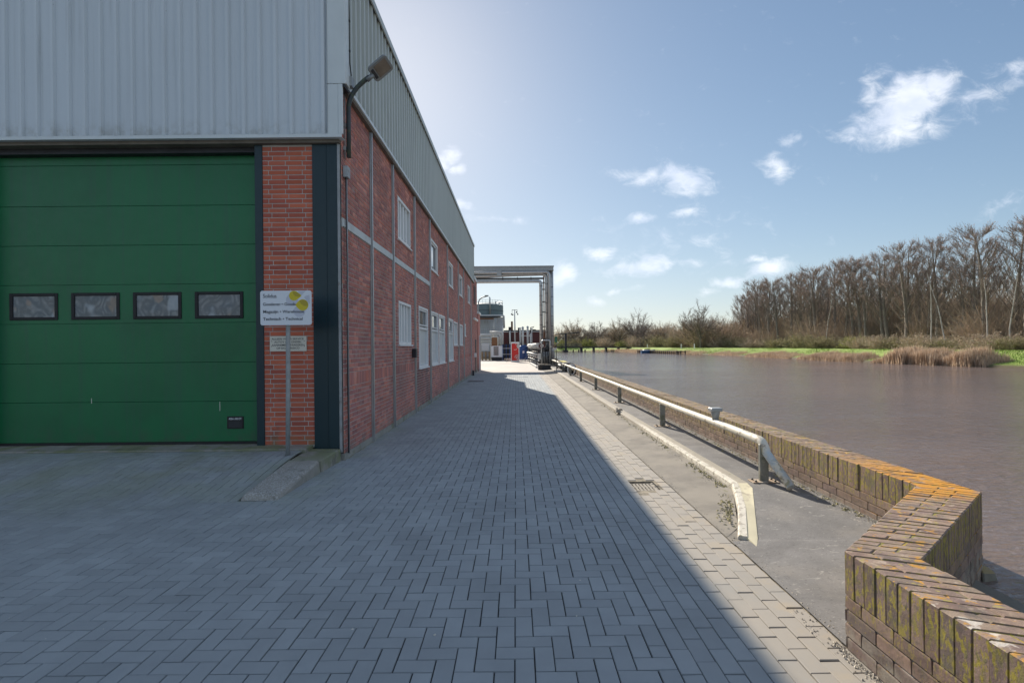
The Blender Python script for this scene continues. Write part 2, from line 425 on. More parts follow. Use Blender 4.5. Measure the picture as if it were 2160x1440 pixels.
M['bud'] = mat('reddish_buds', (0.36, 0.28, 0.25), 0.85, palette=[(0.38, .285, .25), (0.33, .25, .22), (0.41, .33, .29), (0.35, .29, .265)], island=.2, var=0, translucent=.5)
M['brush'] = mat('brushwood', (0.58, 0.49, 0.39), 0.9, palette=[(0.60, .49, .39), (0.50, .42, .34), (0.68, .57, .46), (0.46, .41, .31), (0.58, .49, .38)], island=.2, var=0, translucent=.45)
M['brush_green'] = mat('budding_brush', (0.38, 0.35, 0.21), 0.9, palette=[(0.38, .36, .21), (0.33, .31, .17), (0.44, .38, .25), (0.34, .29, .20)], island=.2, var=0, translucent=.45)
M['brush_yellow'] = mat('budding_willow', (0.336, 0.378, 0.098), 0.9, palette=[(0.336, 0.364, 0.112), (0.266, 0.280, 0.098), (0.392, 0.378, 0.168)], island=.2, var=0, translucent=.45)
M['brush_dark'] = mat('evergreen_bush', (0.068, 0.090, 0.045), 0.9, palette=[(0.068, 0.090, 0.045), (0.053, 0.068, 0.038), (0.090, 0.105, 0.053)], island=.2, var=0)
M['moss'] = mat('moss_clump', (0.13, 0.14, 0.03), 0.95, palette=[(0.28, .25, .12), (0.34, .30, .15), (0.38, .33, .22)], island=.2, var=0)
M['grit'] = mat('loose_grit', (0.33, 0.29, 0.22), 0.95, palette=[(0.46, .41, .33), (0.36, .32, .26), (0.55, .50, .42), (0.28, .25, .20)], island=.2, var=0)
M['boat'] = mat('boat_blue', (0.03, 0.12, 0.28), 0.4, var=.1)


def glass_wavy():
    m = bpy.data.materials.new('wavy_door_glass')
    m.use_nodes = True
    N = NT(m.node_tree)
    geo = N.new('ShaderNodeNewGeometry')
    n1 = N.new('ShaderNodeTexNoise')
    N.put(n1.inputs['Vector'], N.vmath('MULTIPLY', geo.outputs['Position'], (1, 1, .75)))
    n1.inputs['Scale'].default_value = 3.6
    n1.inputs['Detail'].default_value = 1
    f = N.math('SINE', N.math('MULTIPLY', n1.outputs['Fac'], 46))
    f = N.ramp(f, -1, 1, False)
    f = N.math('MULTIPLY', f, N.ramp(N.noise(geo.outputs['Position'], 9, 3, .6), .35, .65))
    c = N.mix(N.math('MULTIPLY', f, .6), (0.10, 0.12, 0.14), (0.30, 0.31, 0.32))  # wavy reflections painted into the pane colour, pale and brown patches included
    b = N.ramp(N.noise(geo.outputs['Position'], 2.2, 2), .52, .6)
    c = N.mix(N.math('MULTIPLY', b, .6), c, (0.42, 0.47, 0.52))
    b2 = N.ramp(N.noise(N.vmath('ADD', geo.outputs['Position'], (3, 0, 1)), 3.1, 2), .56, .66)
    c = N.mix(N.math('MULTIPLY', b2, .5), c, (0.36, 0.24, 0.16))
    p = N.new('ShaderNodeBsdfPrincipled')
    N.put(p.inputs['Base Color'], c)
    p.inputs['Roughness'].default_value = 0.12
    bn = N.new('ShaderNodeBump')
    bn.inputs['Strength'].default_value = .5
    bn.inputs['Distance'].default_value = .02
    N.put(bn.inputs['Height'], n1.outputs['Fac'])
    N.put(p.inputs['Normal'], bn.outputs[0])
    o = N.new('ShaderNodeOutputMaterial')
    N.put(o.inputs[0], p.outputs[0])
    return m


M['door_glass'] = glass_wavy()


def water_mat():
    m = bpy.data.materials.new('muddy_water')
    m.use_nodes = True
    N = NT(m.node_tree)
    geo = N.new('ShaderNodeNewGeometry')
    pos = geo.outputs['Position']
    p = N.new('ShaderNodeBsdfPrincipled')
    v = N.noise(pos, .12, 4)
    N.put(p.inputs['Base Color'], N.mix(N.ramp(v, .3, .7), (0.165, 0.126, 0.108), (0.205, 0.152, 0.128)))
    p.inputs['Roughness'].default_value = 0.10
    p.inputs['IOR'].default_value = 1.40
    p.inputs['Specular IOR Level'].default_value = 0.6
    h = N.math('ADD', N.math('MULTIPLY', N.noise(N.vmath('MULTIPLY', pos, (.62, 1.35, 1)), 3.2, 3, .6, .7), 1.0),
               N.math('MULTIPLY', N.noise(N.vmath('MULTIPLY', pos, (.65, 1.5, 1)), 9.5, 4, .65, .5), .6))
    h = N.math('ADD', h, N.math('MULTIPLY', N.noise(pos, .55, 3, .5), 1.2))
    wind = N.ramp(N.noise(N.vmath('MULTIPLY', pos, (.5, 1.0, 1)), .09, 4, .6, 1.0), .3, .7)
    h = N.math('MULTIPLY', h, N.math('ADD', N.math('MULTIPLY', wind, .75), .45))
    bn = N.new('ShaderNodeBump')
    bn.inputs['Strength'].default_value = .85
    bn.inputs['Distance'].default_value = .058
    N.put(bn.inputs['Height'], h)
    N.put(p.inputs['Normal'], bn.outputs[0])
    o = N.new('ShaderNodeOutputMaterial')
    N.put(o.inputs[0], p.outputs[0])
    return m


M['water'] = water_mat()


# ------------------------------------------------------------------ object helpers
def put_props(o, label=None, cat=None, group=None, kind=None):
    if label:
        o['label'] = label
    if cat:
        o['category'] = cat
    if group:
        o['group'] = group
    if kind:
        o['kind'] = kind


def link(o, parent=None):
    COL.objects.link(o)
    if parent is not None:
        o.parent = parent
    return o


def empty(name, loc=(0, 0, 0), rz=0.0, label=None, cat=None, group=None, parent=None):
    o = bpy.data.objects.new(name, None)
    o.empty_display_size = .3
    o.location = loc
    o.rotation_euler = (0, 0, rz)
    put_props(o, label, cat, group)
    return link(o, parent)


class MB:
    def __init__(self):
        self.v, self.f, self.mi, self.sm = [], [], [], []

    def add(self, vs, fs, m=0, smooth=False):
        b = len(self.v)
        self.v.extend([tuple(p) for p in vs])
        for f in fs:
            self.f.append(tuple(i + b for i in f))
            self.mi.append(m)
            self.sm.append(smooth)

    def box(self, x0, x1, y0, y1, z0, z1, m=0):
        vs = [(x, y, z) for z in (z0, z1) for y in (y0, y1) for x in (x0, x1)]
        self.add(vs, [(0, 2, 3, 1), (4, 5, 7, 6), (0, 1, 5, 4), (2, 6, 7, 3), (0, 4, 6, 2), (1, 3, 7, 5)], m)
        return self

    def bar(self, a, b, w, h, m=0, up=(0, 0, 1)):
        a, b = Vector(a), Vector(b)
        d = (b - a).normalized()
        u = Vector(up)
        s = d.cross(u)
        if s.length < 1e-4:
            s = d.cross(Vector((1, 0, 0)))
        s.normalize()
        t = s.cross(d)
        s *= w / 2
        t *= h / 2
        vs = [p + i * s + j * t for p in (a, b) for i, j in ((-1, -1), (1, -1), (1, 1), (-1, 1))]
        self.add(vs, [(0, 3, 2, 1), (4, 5, 6, 7), (0, 1, 5, 4), (1, 2, 6, 5), (2, 3, 7, 6), (3, 0, 4, 7)], m)
        return self

    def tube(self, pts, r, n=10, m=0, caps=True, rs=None):
        pts = [Vector(p) for p in pts]
        k = len(pts)
        rs = rs or [r] * k
        t0 = (pts[1] - pts[0]).normalized()
        ref = Vector((0, 0, 1)) if abs(t0.z) < .9 else Vector((1, 0, 0))
        s = t0.cross(ref).normalized()
        vs = []
        for i, p in enumerate(pts):
            if i == 0:
                t = t0
            elif i == k - 1:
                t = (pts[i] - pts[i - 1]).normalized()
            else:
                t = ((pts[i + 1] - pts[i]).normalized() + (pts[i] - pts[i - 1]).normalized()).normalized()
            s = (s - t * s.dot(t)).normalized()
            q = t.cross(s)
            for j in range(n):
                a = 2 * math.pi * j / n
                vs.append(p + rs[i] * (math.cos(a) * s + math.sin(a) * q))
        fs = []
        for i in range(k - 1):
            for j in range(n):
                fs.append((i * n + j, i * n + (j + 1) % n, (i + 1) * n + (j + 1) % n, (i + 1) * n + j))
        self.add(vs, fs, m, True)
        if caps:
            b0 = len(self.v) - len(vs)
            self.f.append(tuple(b0 + j for j in reversed(range(n))))
            self.f.append(tuple(b0 + (k - 1) * n + j for j in range(n)))
            self.mi += [m, m]
            self.sm += [False, False]
        return self

    def prism(self, poly, n, thick, m=0):
        """poly: 3D points (planar), extruded by n*thick"""
        n = Vector(n).normalized() * thick
        k = len(poly)
        a = [Vector(p) for p in poly]
        vs = a + [p + n for p in a]
        fs = [tuple(range(k)), tuple(reversed(range(k, 2 * k)))]
        fs += [(i, i + k, (i + 1) % k + k, (i + 1) % k) for i in range(k)]
        self.add(vs, fs, m)
        return self

    def lathe(self, prof, c=(0, 0, 0), n=24, m=0, smooth=True):
        vs = []
        for r, z in prof:
            for j in range(n):
                a = 2 * math.pi * j / n
                vs.append((c[0] + r * math.cos(a), c[1] + r * math.sin(a), c[2] + z))
        fs = [(i * n + j, i * n + (j + 1) % n, (i + 1) * n + (j + 1) % n, (i + 1) * n + j) for i in range(len(prof) - 1) for j in range(n)]
        self.add(vs, fs, m, smooth)
        return self

    def build(self, name, mats, parent=None, bevel=0.0, **props):
        me = bpy.data.meshes.new(name)
        me.from_pydata(self.v, [], self.f)
        if not isinstance(mats, (list, tuple)):
            mats = [mats]
        for mm in mats:
            me.materials.append(mm)
        me.polygons.foreach_set('material_index', self.mi)
        me.polygons.foreach_set('use_smooth', self.sm)
        me.update()
        o = bpy.data.objects.new(name, me)
        put_props(o, **props)
        link(o, parent)
        if bevel:
            b = o.modifiers.new('bevel', 'BEVEL')
            b.width = bevel
            b.segments = 1
            b.limit_method = 'ANGLE'
        return o


def np_mesh(name, V, F, mats, midx=None, smooth=False):
    """V (n,3), F (m,k) with one k"""
    me = bpy.data.meshes.new(name)
    V = np.ascontiguousarray(V, dtype=np.float32)
    F = np.ascontiguousarray(F, dtype=np.int32)
    m, k = F.shape
    me.vertices.add(len(V))
    me.vertices.foreach_set('co', V.ravel())
    me.loops.add(m * k)
    me.loops.foreach_set('vertex_index', F.ravel())
    me.polygons.add(m)
    me.polygons.foreach_set('loop_start', np.arange(0, m * k, k, dtype=np.int32))
    me.polygons.foreach_set('loop_total', np.full(m, k, dtype=np.int32))
    if not isinstance(mats, (list, tuple)):
        mats = [mats]
    for mm in mats:
        me.materials.append(mm)
    if midx is not None:
        me.polygons.foreach_set('material_index', np.ascontiguousarray(midx, dtype=np.int32))
    me.polygons.foreach_set('use_smooth', np.full(m, bool(smooth)))
    me.update(calc_edges=True)
    me.validate()
    return me


def np_obj(name, V, F, mats, parent=None, midx=None, smooth=False, **props):
    o = bpy.data.objects.new(name, np_mesh(name, V, F, mats, midx, smooth))
    put_props(o, **props)
    return link(o, parent)


# one small block with eased edges: 12 vertices, 9 quads
T_F = np.array([[8, 9, 10, 11], [4, 5, 9, 8], [5, 6, 10, 9], [6, 7, 11, 10], [7, 4, 8, 11],
                [0, 1, 5, 4], [1, 2, 6, 5], [2, 3, 7, 6], [3, 0, 4, 7]])
SX = np.array([0, 1, 1, 0]); SY = np.array([0, 0, 1, 1])


def blocks(R, bev, depth):
    """R rows: a0,a1,b0,b1,rise,ta,tb -> local coords (n,12,3) in (a,b,n)"""
    n = len(R)
    P = np.zeros((n, 12, 3))
    a0, a1, b0, b1, rise, ta, tb = R.T
    for lay, (ins, dz) in enumerate(((0, -depth), (0, -bev), (bev, 0))):
        for c in range(4):
            A = np.where(SX[c], a1 - ins, a0 + ins)
            B = np.where(SY[c], b1 - ins, b0 + ins)
            P[:, lay * 4 + c, 0] = A
            P[:, lay * 4 + c, 1] = B
            P[:, lay * 4 + c, 2] = rise + dz + ta * (A - (a0 + a1) / 2) + tb * (B - (b0 + b1) / 2)
    return P


def to_world(P, O, A, B, N):
    return np.asarray(O) + P[..., :1] * np.asarray(A) + P[..., 1:2] * np.asarray(B) + P[..., 2:3] * np.asarray(N)


_block_cache = {}


def lay_pieces(name, stuff_name, R, frame, material, parent, score=None, count=300, bev=.004, depth=.03, height=None):
    """lay blocks in a plane; the `count` best ones become objects, the rest one mesh"""
    O, A, B, N = [np.asarray(v, float) for v in frame]
    R = np.asarray(R, float)
    if score is None:
        order = np.zeros(len(R)) + 1e9
    else:
        cen = to_world(np.stack([(R[:, 0] + R[:, 1]) / 2, (R[:, 2] + R[:, 3]) / 2, np.zeros(len(R))], 1), O, A, B, N)
        order = score(cen)
    idx = np.argsort(order)
    single = [i for i in idx[:count] if order[i] < 1e8]
    sset = set(single)
    rest = np.array([i not in sset for i in range(len(R))])
    if rest.any():
        P = blocks(R[rest], bev, depth)
        Wd = to_world(P, O, A, B, N)
        if height is not None:
            Wd[..., 2] += height(Wd[..., 0], Wd[..., 1])
        F = (T_F[None] + (np.arange(len(P)) * 12)[:, None, None]).reshape(-1, 4)
        np_obj(stuff_name, Wd.reshape(-1, 3), F, material, parent, kind='stuff')
    for i in single:
        a0, a1, b0, b1, rise, ta, tb = R[i]
        w, h = round(a1 - a0, 3), round(b1 - b0, 3)
        key = (name, w, h, tuple(A), tuple(B), material.name)
        me = _block_cache.get(key)
        if me is None:
            P = blocks(np.array([[-w / 2, w / 2, -h / 2, h / 2, 0, 0, 0]]), bev, depth)
            Wd = to_world(P, (0, 0, 0), A, B, N)
            me = np_mesh(name, Wd.reshape(-1, 3), T_F, material)
            _block_cache[key] = me
        o = bpy.data.objects.new(name, me)
        c = O + A * (a0 + a1) / 2 + B * (b0 + b1) / 2 + N * rise
        if height is not None:
            c[2] += float(height(np.array(c[0]), np.array(c[1])))
        o.location = c
        # small tilt about the two in-plane axes
        q = Quaternion(Vector(A), tb) @ Quaternion(Vector(B), -ta)
        o.rotation_euler = q.to_euler()
        link(o, parent)
    return len(single)


def copy_tree(src, parent=None):
    c = src.copy()
    COL.objects.link(c)
    c.parent = parent
    for ch in list(src.children):
        copy_tree(ch, c)
    return c


ORD = ['first', 'second', 'third', 'fourth', 'fifth', 'sixth', 'seventh', 'eighth', 'ninth', 'tenth', 'eleventh', 'twelfth',
       'thirteenth', 'fourteenth', 'fifteenth', 'sixteenth', 'seventeenth', 'eighteenth', 'nineteenth', 'twentieth']
TENS = {2: 'twenty', 3: 'thirty', 4: 'forty', 5: 'fifty', 6: 'sixty'}


def ordinal(n):
    if n <= 20:
        return ORD[n - 1]
    if n % 10 == 0:
        return TENS[n // 10][:-1] + 'ieth'
    return TENS[n // 10] + '-' + ORD[n % 10 - 1]


def text_obj(s, size, m, parent, loc, rot=(math.pi / 2, 0, 0), bold=0.0, name='lettering', align='LEFT', fit=None, thick=.0008):
    cu = bpy.data.curves.new(name, 'FONT')
    cu.body = s
    cu.size = size
    cu.offset = bold
    cu.extrude = thick
    cu.align_x = align
    cu.resolution_u = 3
    t = bpy.data.objects.new('tmp_text', cu)
    COL.objects.link(t)
    bpy.context.view_layer.update()
    dg = bpy.context.evaluated_depsgraph_get()
    me = bpy.data.meshes.new_from_object(t.evaluated_get(dg))
    bpy.data.objects.remove(t)
    if fit:
        xs = [v.co.x for v in me.vertices]
        w = max(xs) - min(xs)
        k = fit / w
        for v in me.vertices:
            v.co.x *= k
    me.materials.clear()
    me.materials.append(m)
    o = bpy.data.objects.new(name, me)
    o.location = loc
    o.rotation_euler = rot
    return link(o, parent)


# ================================================================== GROUND AND WATER
g = MB()
g.add([(-900, -200, -.035), (3.3, -200, -.035), (3.3, 62, -.035), (-900, 62, -.035)], [(0, 1, 2, 3)])
g.add([(-900, 62, -.035), (3.3, 62, -.035), (6, 110, -.035), (-30, 146, -.035), (-900, 146, -.035)], [(0, 1, 2, 3, 4)])
g.build('ground', M['ground'], kind='structure')
g = MB()
g.add([(3.25, -300, -.10), (400, -300, -.10), (400, 190, -.10), (-300, 190, -.10), (-300, 60, -.10), (3.25, 60, -.10)], [(0, 1, 2, 5), (5, 2, 3, 4)])
g.build('water', M['water'], kind='structure')
g = MB()
g.add([(-14, 31.2, -.005), (3.2, 31.2, -.005), (3.2, 60, -.005), (-14, 60, -.005)], [(0, 1, 2, 3)])
g.build('yard_apron', M['apron'], kind='structure')

# far bank: water line, then dyke profile inland
BANK = [(34.5, -120), (33.5, -30), (33, 20), (32.6, 34), (31.0, 42), (31.2, 50), (31.8, 66), (32, 83), (29.6, 92), (27.5, 105), (25.5, 127),
        (20, 140), (12, 148), (0, 152), (-40, 156), (-250, 160)]
BK = []
for i in range(len(BANK) - 1):
    a, b = Vector(BANK[i]), Vector(BANK[i + 1])
    k = max(1, int((b - a).length / 2.2))
    for j in range(k):
        BK.append(a.lerp(b, j / k))
BK.append(Vector(BANK[-1]))
for _ in range(4):
    BK = [BK[0]] + [(BK[i - 1] + 2 * BK[i] + BK[i + 1]) / 4 for i in range(1, len(BK) - 1)] + [BK[-1]]
BKN = []
for i, p in enumerate(BK):
    t = (BK[min(i + 1, len(BK) - 1)] - BK[max(i - 1, 0)]).normalized()
    BKN.append(Vector((t.y, -t.x)))
prof = [(-1.0, -.6), (0.0, -.12), (.25, .08), (1.6, .22), (3.4, .55), (4.8, .92), (5.6, .97), (7.5, .90), (10, .70), (16, .62), (60, .60), (1800, .60)]
V, F = [], []
for i, p in enumerate(BK):
    for j, (off, z) in enumerate(prof):
        jit = rnd.uniform(-.10, .10) if 0 < j < 7 else 0
        q = p + BKN[i] * (off + (rnd.uniform(-.25, .25) if 0 <= j < 4 else 0))
        V.append((q.x, q.y, z + jit * .5))
n = len(prof)
for i in range(len(BK) - 1):
    for j in range(n - 1):
        F.append((i * n + j, i * n + j + 1, (i + 1) * n + j + 1, (i + 1) * n + j))
np_obj('grass_bank', np.array(V), np.array(F), [M['grass'], M['field']], kind='structure',
       midx=[0 if (k % (n - 1)) < 9 else 1 for k in range(len(F))], smooth=True)


def bank_at(y=None, s=None):
    """point on the water line with given y (right bank)"""
    best = min(range(len(BK)), key=lambda i: abs(BK[i].y - y))
    return BK[best], BKN[best]


# ================================================================== PAVEMENT
U = .1057            # paver module
XH = .825            # right end of the herringbone field
SEAM = 5.37


def ramp_h(x, y):
    """the apron rises towards the door threshold, left of the kerb blocks"""
    t = np.clip((y - 5.5) / 1.75, 0, 1)
    t = t * t * (3 - 2 * t)
    side = np.clip((-3.06 - x) / .02, 0, 1)
    return .205 * t * side


bed = MB()
ys = [-2, 5.5] + [5.5 + .25 * k for k in range(1, 8)]
for a, b in zip(ys[:-1], ys[1:]):
    ha, hb = float(ramp_h(np.array(-5.), np.array(a))), float(ramp_h(np.array(-5.), np.array(b)))
    bed.add([(-10, a, ha - .011), (-3.07, a, ha - .011), (-3.07, b, hb - .011), (-10, b, hb - .011)], [(0, 1, 2, 3)])
for (x0, x1, y0, y1) in ((-3.07, 1.33, -2, 31.2), (1.67, 1.84, -2, 31.2), (1.33, 1.67, -2, 5.87), (1.33, 1.67, 6.27, 31.2)):
    bed.add([(x0, y0, -.011), (x1, y0, -.011), (x1, y1, -.011), (x0, y1, -.011)], [(0, 1, 2, 3)])
pavement = bed.build('pavement', M['paver_bed'], kind='structure')


def allowed(x, y):
    if y < 5.54:
        return x < XH and x > -9.6 and y > .3
    if x < -3.14:
        return y < 7.28 and x > -9.6
    return x > -2.72 and x < XH and y < 31.15


R = []
G_ = .0031


def put(i0, j0, w, h):
    x0, x1 = XH - (i0 + w) * U, XH - i0 * U
    y0, y1 = SEAM + j0 * U, SEAM + (j0 + h) * U
    e = lambda: nrg.uniform(-.0009, .0009)
    R.append((x0 + G_ + e(), x1 - G_ + e(), y0 + G_ + e(), y1 - G_ + e(), nrg.normal(0, .0009), nrg.normal(0, .006), nrg.normal(0, .006)))


def cell_ok(i, j):
    return allowed(XH - (i + .5) * U, SEAM + (j + .5) * U)


jmin, jmax = int(-5.2 / U), int(26 / U)
for j in range(jmin, jmax):
    for i in range(0, 99):
        ph = 0 if j >= 0 else 2
        k = (i - j + ph) % 4 if False else (i + j + ph) % 4
        if not cell_ok(i, j):
            continue
        if k == 0:                       # left/right pair along x
            if cell_ok(i + 1, j):
                put(i, j, 2, 1)
            else:
                put(i, j, 1, 1)
        elif k == 1:
            if i == 0 or not cell_ok(i - 1, j):
                put(i, j, 1, 1)
        elif k == 2:                     # upper cell of an upright paver or lower one
            same = (j + 1 < 0) == (j < 0)
            # this cell pairs with (i, j+1) whose k is 3
            if same and cell_ok(i, j + 1) and ((i + j + 1 + ph) % 4) == 3:
                put(i, j, 1, 2)
            else:
                put(i, j, 1, 1)
        else:
            same = (j - 1 < 0) == (j < 0)
            if not (same and cell_ok(i, j - 1)):
                put(i, j, 1, 1)
herr = len(R)
# lengthwise rows along the right edge
RW, RL = .1095, .2125
for r in range(9):
    x0 = XH + .002 + r * RW
    y = .25 + (RL / 2 if r % 2 else 0) + nrg.uniform(-.01, .01)
    while y < 31.0:
        y1 = y + RL
        if not (r in (5, 6, 7) and y1 > 5.88 and y < 6.29 and x0 + RW > 1.36):
            sink = -.002 - .004 * max(0, nrg.normal(0, 1)) * (r >= 4)
            R.append((x0 + .0024, x0 + RW - .0024, y + .003, y1 - .003, nrg.normal(0, .0012) + sink * .4,
                      nrg.normal(0, .008), nrg.normal(0, .010 if r >= 4 else .006)))
        y = y1
# single edging row beside the kerb blocks
y = 5.585
while y < 7.2:
    R.append((-3.183, -3.088, y + .003, y + .208, .003, 0, nrg.normal(0, .01)))
    y += .2125
R = np.array(R)


def paver_score(c):
    d = np.hypot(c[:, 0], c[:, 1])
    vis = (c[:, 1] > 2.58) & (np.abs(c[:, 0]) < c[:, 1] * .99)
    return np.where(vis, d, 1e9)


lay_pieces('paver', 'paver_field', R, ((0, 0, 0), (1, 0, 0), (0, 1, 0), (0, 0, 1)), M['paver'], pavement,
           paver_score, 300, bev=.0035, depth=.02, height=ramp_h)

# asphalt strip, quay slab, kerb
a = MB()
a.add([(1.815, 4.40, .002), (2.0, 4.60, .018), (2.44, 5.74, .050), (2.43, 44, .050), (1.815, 44, .002)], [(0, 1, 2), (0, 2, 3, 4)])
a.add([(1.815, 4.25, -.001), (2.02, 4.25, -.001), (2.05, 4.66, .016), (1.9, 4.52, .008), (1.815, 4.398, .001)], [(0, 1, 2, 3, 4)])
a.build('asphalt_strip', M['asphalt'], kind='structure')
s = MB()
s.add([(2.56, 44, .10), (2.56, 5.72, .10), (3.21, 5.72, .10), (3.21, 44, .10)], [(0, 1, 2, 3)])
s.add([(2.56, 5.72, .10), (2.02, 4.33, .012), (3.21, 4.06, .095), (3.21, 5.72, .10)], [(0, 1, 2, 3)])
s.add([(2.02, 4.33, .012), (1.82, 4.30, .003), (1.815, 2.70, .003), (1.84, 2.70, .003), (3.21, 4.06, .095)], [(0, 1, 2, 3, 4)])
s.build('quay_slab', M['slab'], kind='structure')


def strip(name, pts, w0, w1, m, zs, seg=.35, jit=.006, drop=.13, **props):
    """a low kerb: from offset w0 to w1 right of the line, with a vertical face on the lane side"""
    P = []
    for i in range(len(pts) - 1):
        p, q = Vector(pts[i]), Vector(pts[i + 1])
        k = max(1, int((q - p).length / seg))
        for j in range(k):
            P.append((p.lerp(q, j / k), zs[i] + (zs[i + 1] - zs[i]) * j / k))
    P.append((Vector(pts[-1]), zs[-1]))
    b = MB()
    vs = []
    for i, (p, z) in enumerate(P):
        t = (P[min(i + 1, len(P) - 1)][0] - P[max(i - 1, 0)][0]).normalized()
        nn = Vector((t.y, -t.x))
        e = [rnd.uniform(-jit, jit) for _ in range(3)]
        l, r_ = p + nn * (w0 + e[0]), p + nn * (w1 + e[1])
        zz = z + e[2] * .5
        vs += [(l.x - nn.x * .012, l.y - nn.y * .012, z - drop), (l.x, l.y, zz - .014), (l.x + nn.x * .012, l.y + nn.y * .012, zz), (r_.x, r_.y, zz), (r_.x, r_.y, z - drop)]
    fs = []
    for i in range(len(P) - 1):
        for j in range(4):
            fs.append((i * 5 + j, (i + 1) * 5 + j, (i + 1) * 5 + j + 1, i * 5 + j + 1))
    fs += [(0, 1, 2, 3, 4), tuple(len(vs) - 5 + j for j in (4, 3, 2, 1, 0))]
    b.add(vs, fs)
    return b.build(name, m, kind='structure', **props)


KL = [(1.90, 4.36), (2.18, 5.0), (2.44, 5.74), (2.42, 12), (2.42, 26), (2.42, 44)]
KZ = [.035, .075, .104, .104, .104, .104]
strip('kerb_edge', KL, -.004, .066, M['kerb_white'], KZ, seg=.3, jit=.004)
strip('kerb', [(2.522, 5.72), (2.488, 12), (2.488, 26), (2.488, 44)], -.002, .095, M['kerb'], [.103, .103, .103, .103], jit=.003)
kd = MB()
kd.add([(1.960, 4.335, .030), (1.965, 4.17, .012), (2.05, 4.33, .020), (2.33, 4.98, .062), (2.58, 5.56, .099), (2.60, 5.735, .106), (2.50, 5.735, .106), (2.245, 4.98, .072),
        (1.955, 4.335, -.05), (1.965, 4.15, -.05), (2.06, 4.30, -.05), (2.36, 4.98, -.05), (2.61, 5.56, -.05), (2.63, 5.735, -.05), (2.50, 5.735, -.05), (2.235, 4.98, -.05)],
       [(0, 1, 2, 3, 7), (7, 3, 4, 5, 6)] + [(k, k + 8, (k + 1) % 8 + 8, (k + 1) % 8) for k in range(8)])
kd.build('kerb_end', mat('cream_kerb_paint', (0.66, 0.60, 0.42), .8, var=.1, vscale=4, bump=.003, layers=[((0.40, 0.34, 0.25), 9, .52, .62, .7, {'y': (4.9, 5.4)})]), kind='structure')
# a chunk broken out of the kerb, and crumbs lying by it
for (cx, cy, sz, lab) in ((2.40, 12.0, .075, 'largest broken lump of kerb concrete lying on the kerb line'), (2.52, 12.25, .05, 'smaller broken concrete lump just behind the larger one'),
                          (2.36, 11.5, .045, 'small concrete lump fallen on the asphalt side of the kerb')):
    bm = MB()
    vs = []
    for k in range(8):
        th = k * math.pi / 4
        vs.append((cx + sz * math.cos(th) * rnd.uniform(.7, 1.3), cy + 1.5 * sz * math.sin(th) * rnd.uniform(.7, 1.3), .0 if cx < 2.4 else .09))
    for k in range(8):
        th = k * math.pi / 4
        vs.append((cx + .6 * sz * math.cos(th) * rnd.uniform(.6, 1.3), cy + sz * math.sin(th) * rnd.uniform(.6, 1.3), (.0 if cx < 2.4 else .09) + sz * rnd.uniform(.8, 1.4)))
    bm.add(vs, [(k, (k + 1) % 8, 8 + (k + 1) % 8, 8 + k) for k in range(8)] + [tuple(range(8, 16))])
    bm.build('concrete_lump', M['kerb'], label=lab, cat='rubble')

# storm drain set into the paving
dr = empty('storm_drain', (1.50, 6.06, 0), label='square cast iron drain grate sunk in the sunlit paving rows', cat='drain')
b = MB()
b.box(-.17, -.145, -.19, .21, -.3, -.020).box(.145, .17, -.19, .21, -.3, -.020).box(-.145, .145, -.19, -.165, -.3, -.020).box(-.17, .17, .205, .21, -.3, -.012)
b.build('frame', M['iron'], dr, bevel=.003)
for r in range(2):
    for k in range(7):
        x = -.145 + .29 * (k + .5) / 7
        y0 = -.16 + r * .15
        MB().box(x - .013, x + .013, y0 + .012, y0 + .14, -.045, -.016).build('grate_bar', M['grate'], dr)
MB().box(-.145, .145, -.165, .185, -.30, -.29).build('pit', M['black'], dr)
b = MB().box(-.145, .145, -.165, -.150, -.045, -.016).box(-.145, .145, -.018, .004, -.045, -.016).box(-.145, .145, .125, .14, -.045, -.016)
b.build('cross_bar', M['grate'], dr)

# loose grit and moss gathered in the corners
def scatter(name, m, pts, smin, smax, **props):
    n = len(pts)
    s_ = nrg.uniform(smin, smax, n)
    base = np.array([[1, 0, 0], [-.5, .87, 0], [-.5, -.87, 0], [0, 0, .9]])
    V = np.zeros((n, 4, 3))
    th = nrg.uniform(0, 6.28, n)
    for k in range(4):
        x, y, z = base[k]
        V[:, k, 0] = pts[:, 0] + s_ * (x * np.cos(th) - y * np.sin(th)) * nrg.uniform(.7, 1.3, n)
        V[:, k, 1] = pts[:, 1] + s_ * (x * np.sin(th) + y * np.cos(th)) * nrg.uniform(.7, 1.6, n)
        V[:, k, 2] = pts[:, 2] + s_ * z * nrg.uniform(.5, 1.1, n)
    F = np.array([[0, 1, 3], [1, 2, 3], [2, 0, 3]])[None] + (np.arange(n) * 4)[:, None, None]
    np_obj(name, V.reshape(-1, 3), F.reshape(-1, 3), m, kind='stuff', **props)


def rowpts(x, y0, y1, n, sx, z, skew=0):
    y = y0 + (y1 - y0) * nrg.random(n) ** 1.4
    return np.stack([x + np.abs(nrg.normal(0, sx, n)) * (1 if skew >= 0 else -1), y, np.full(n, z)], 1)


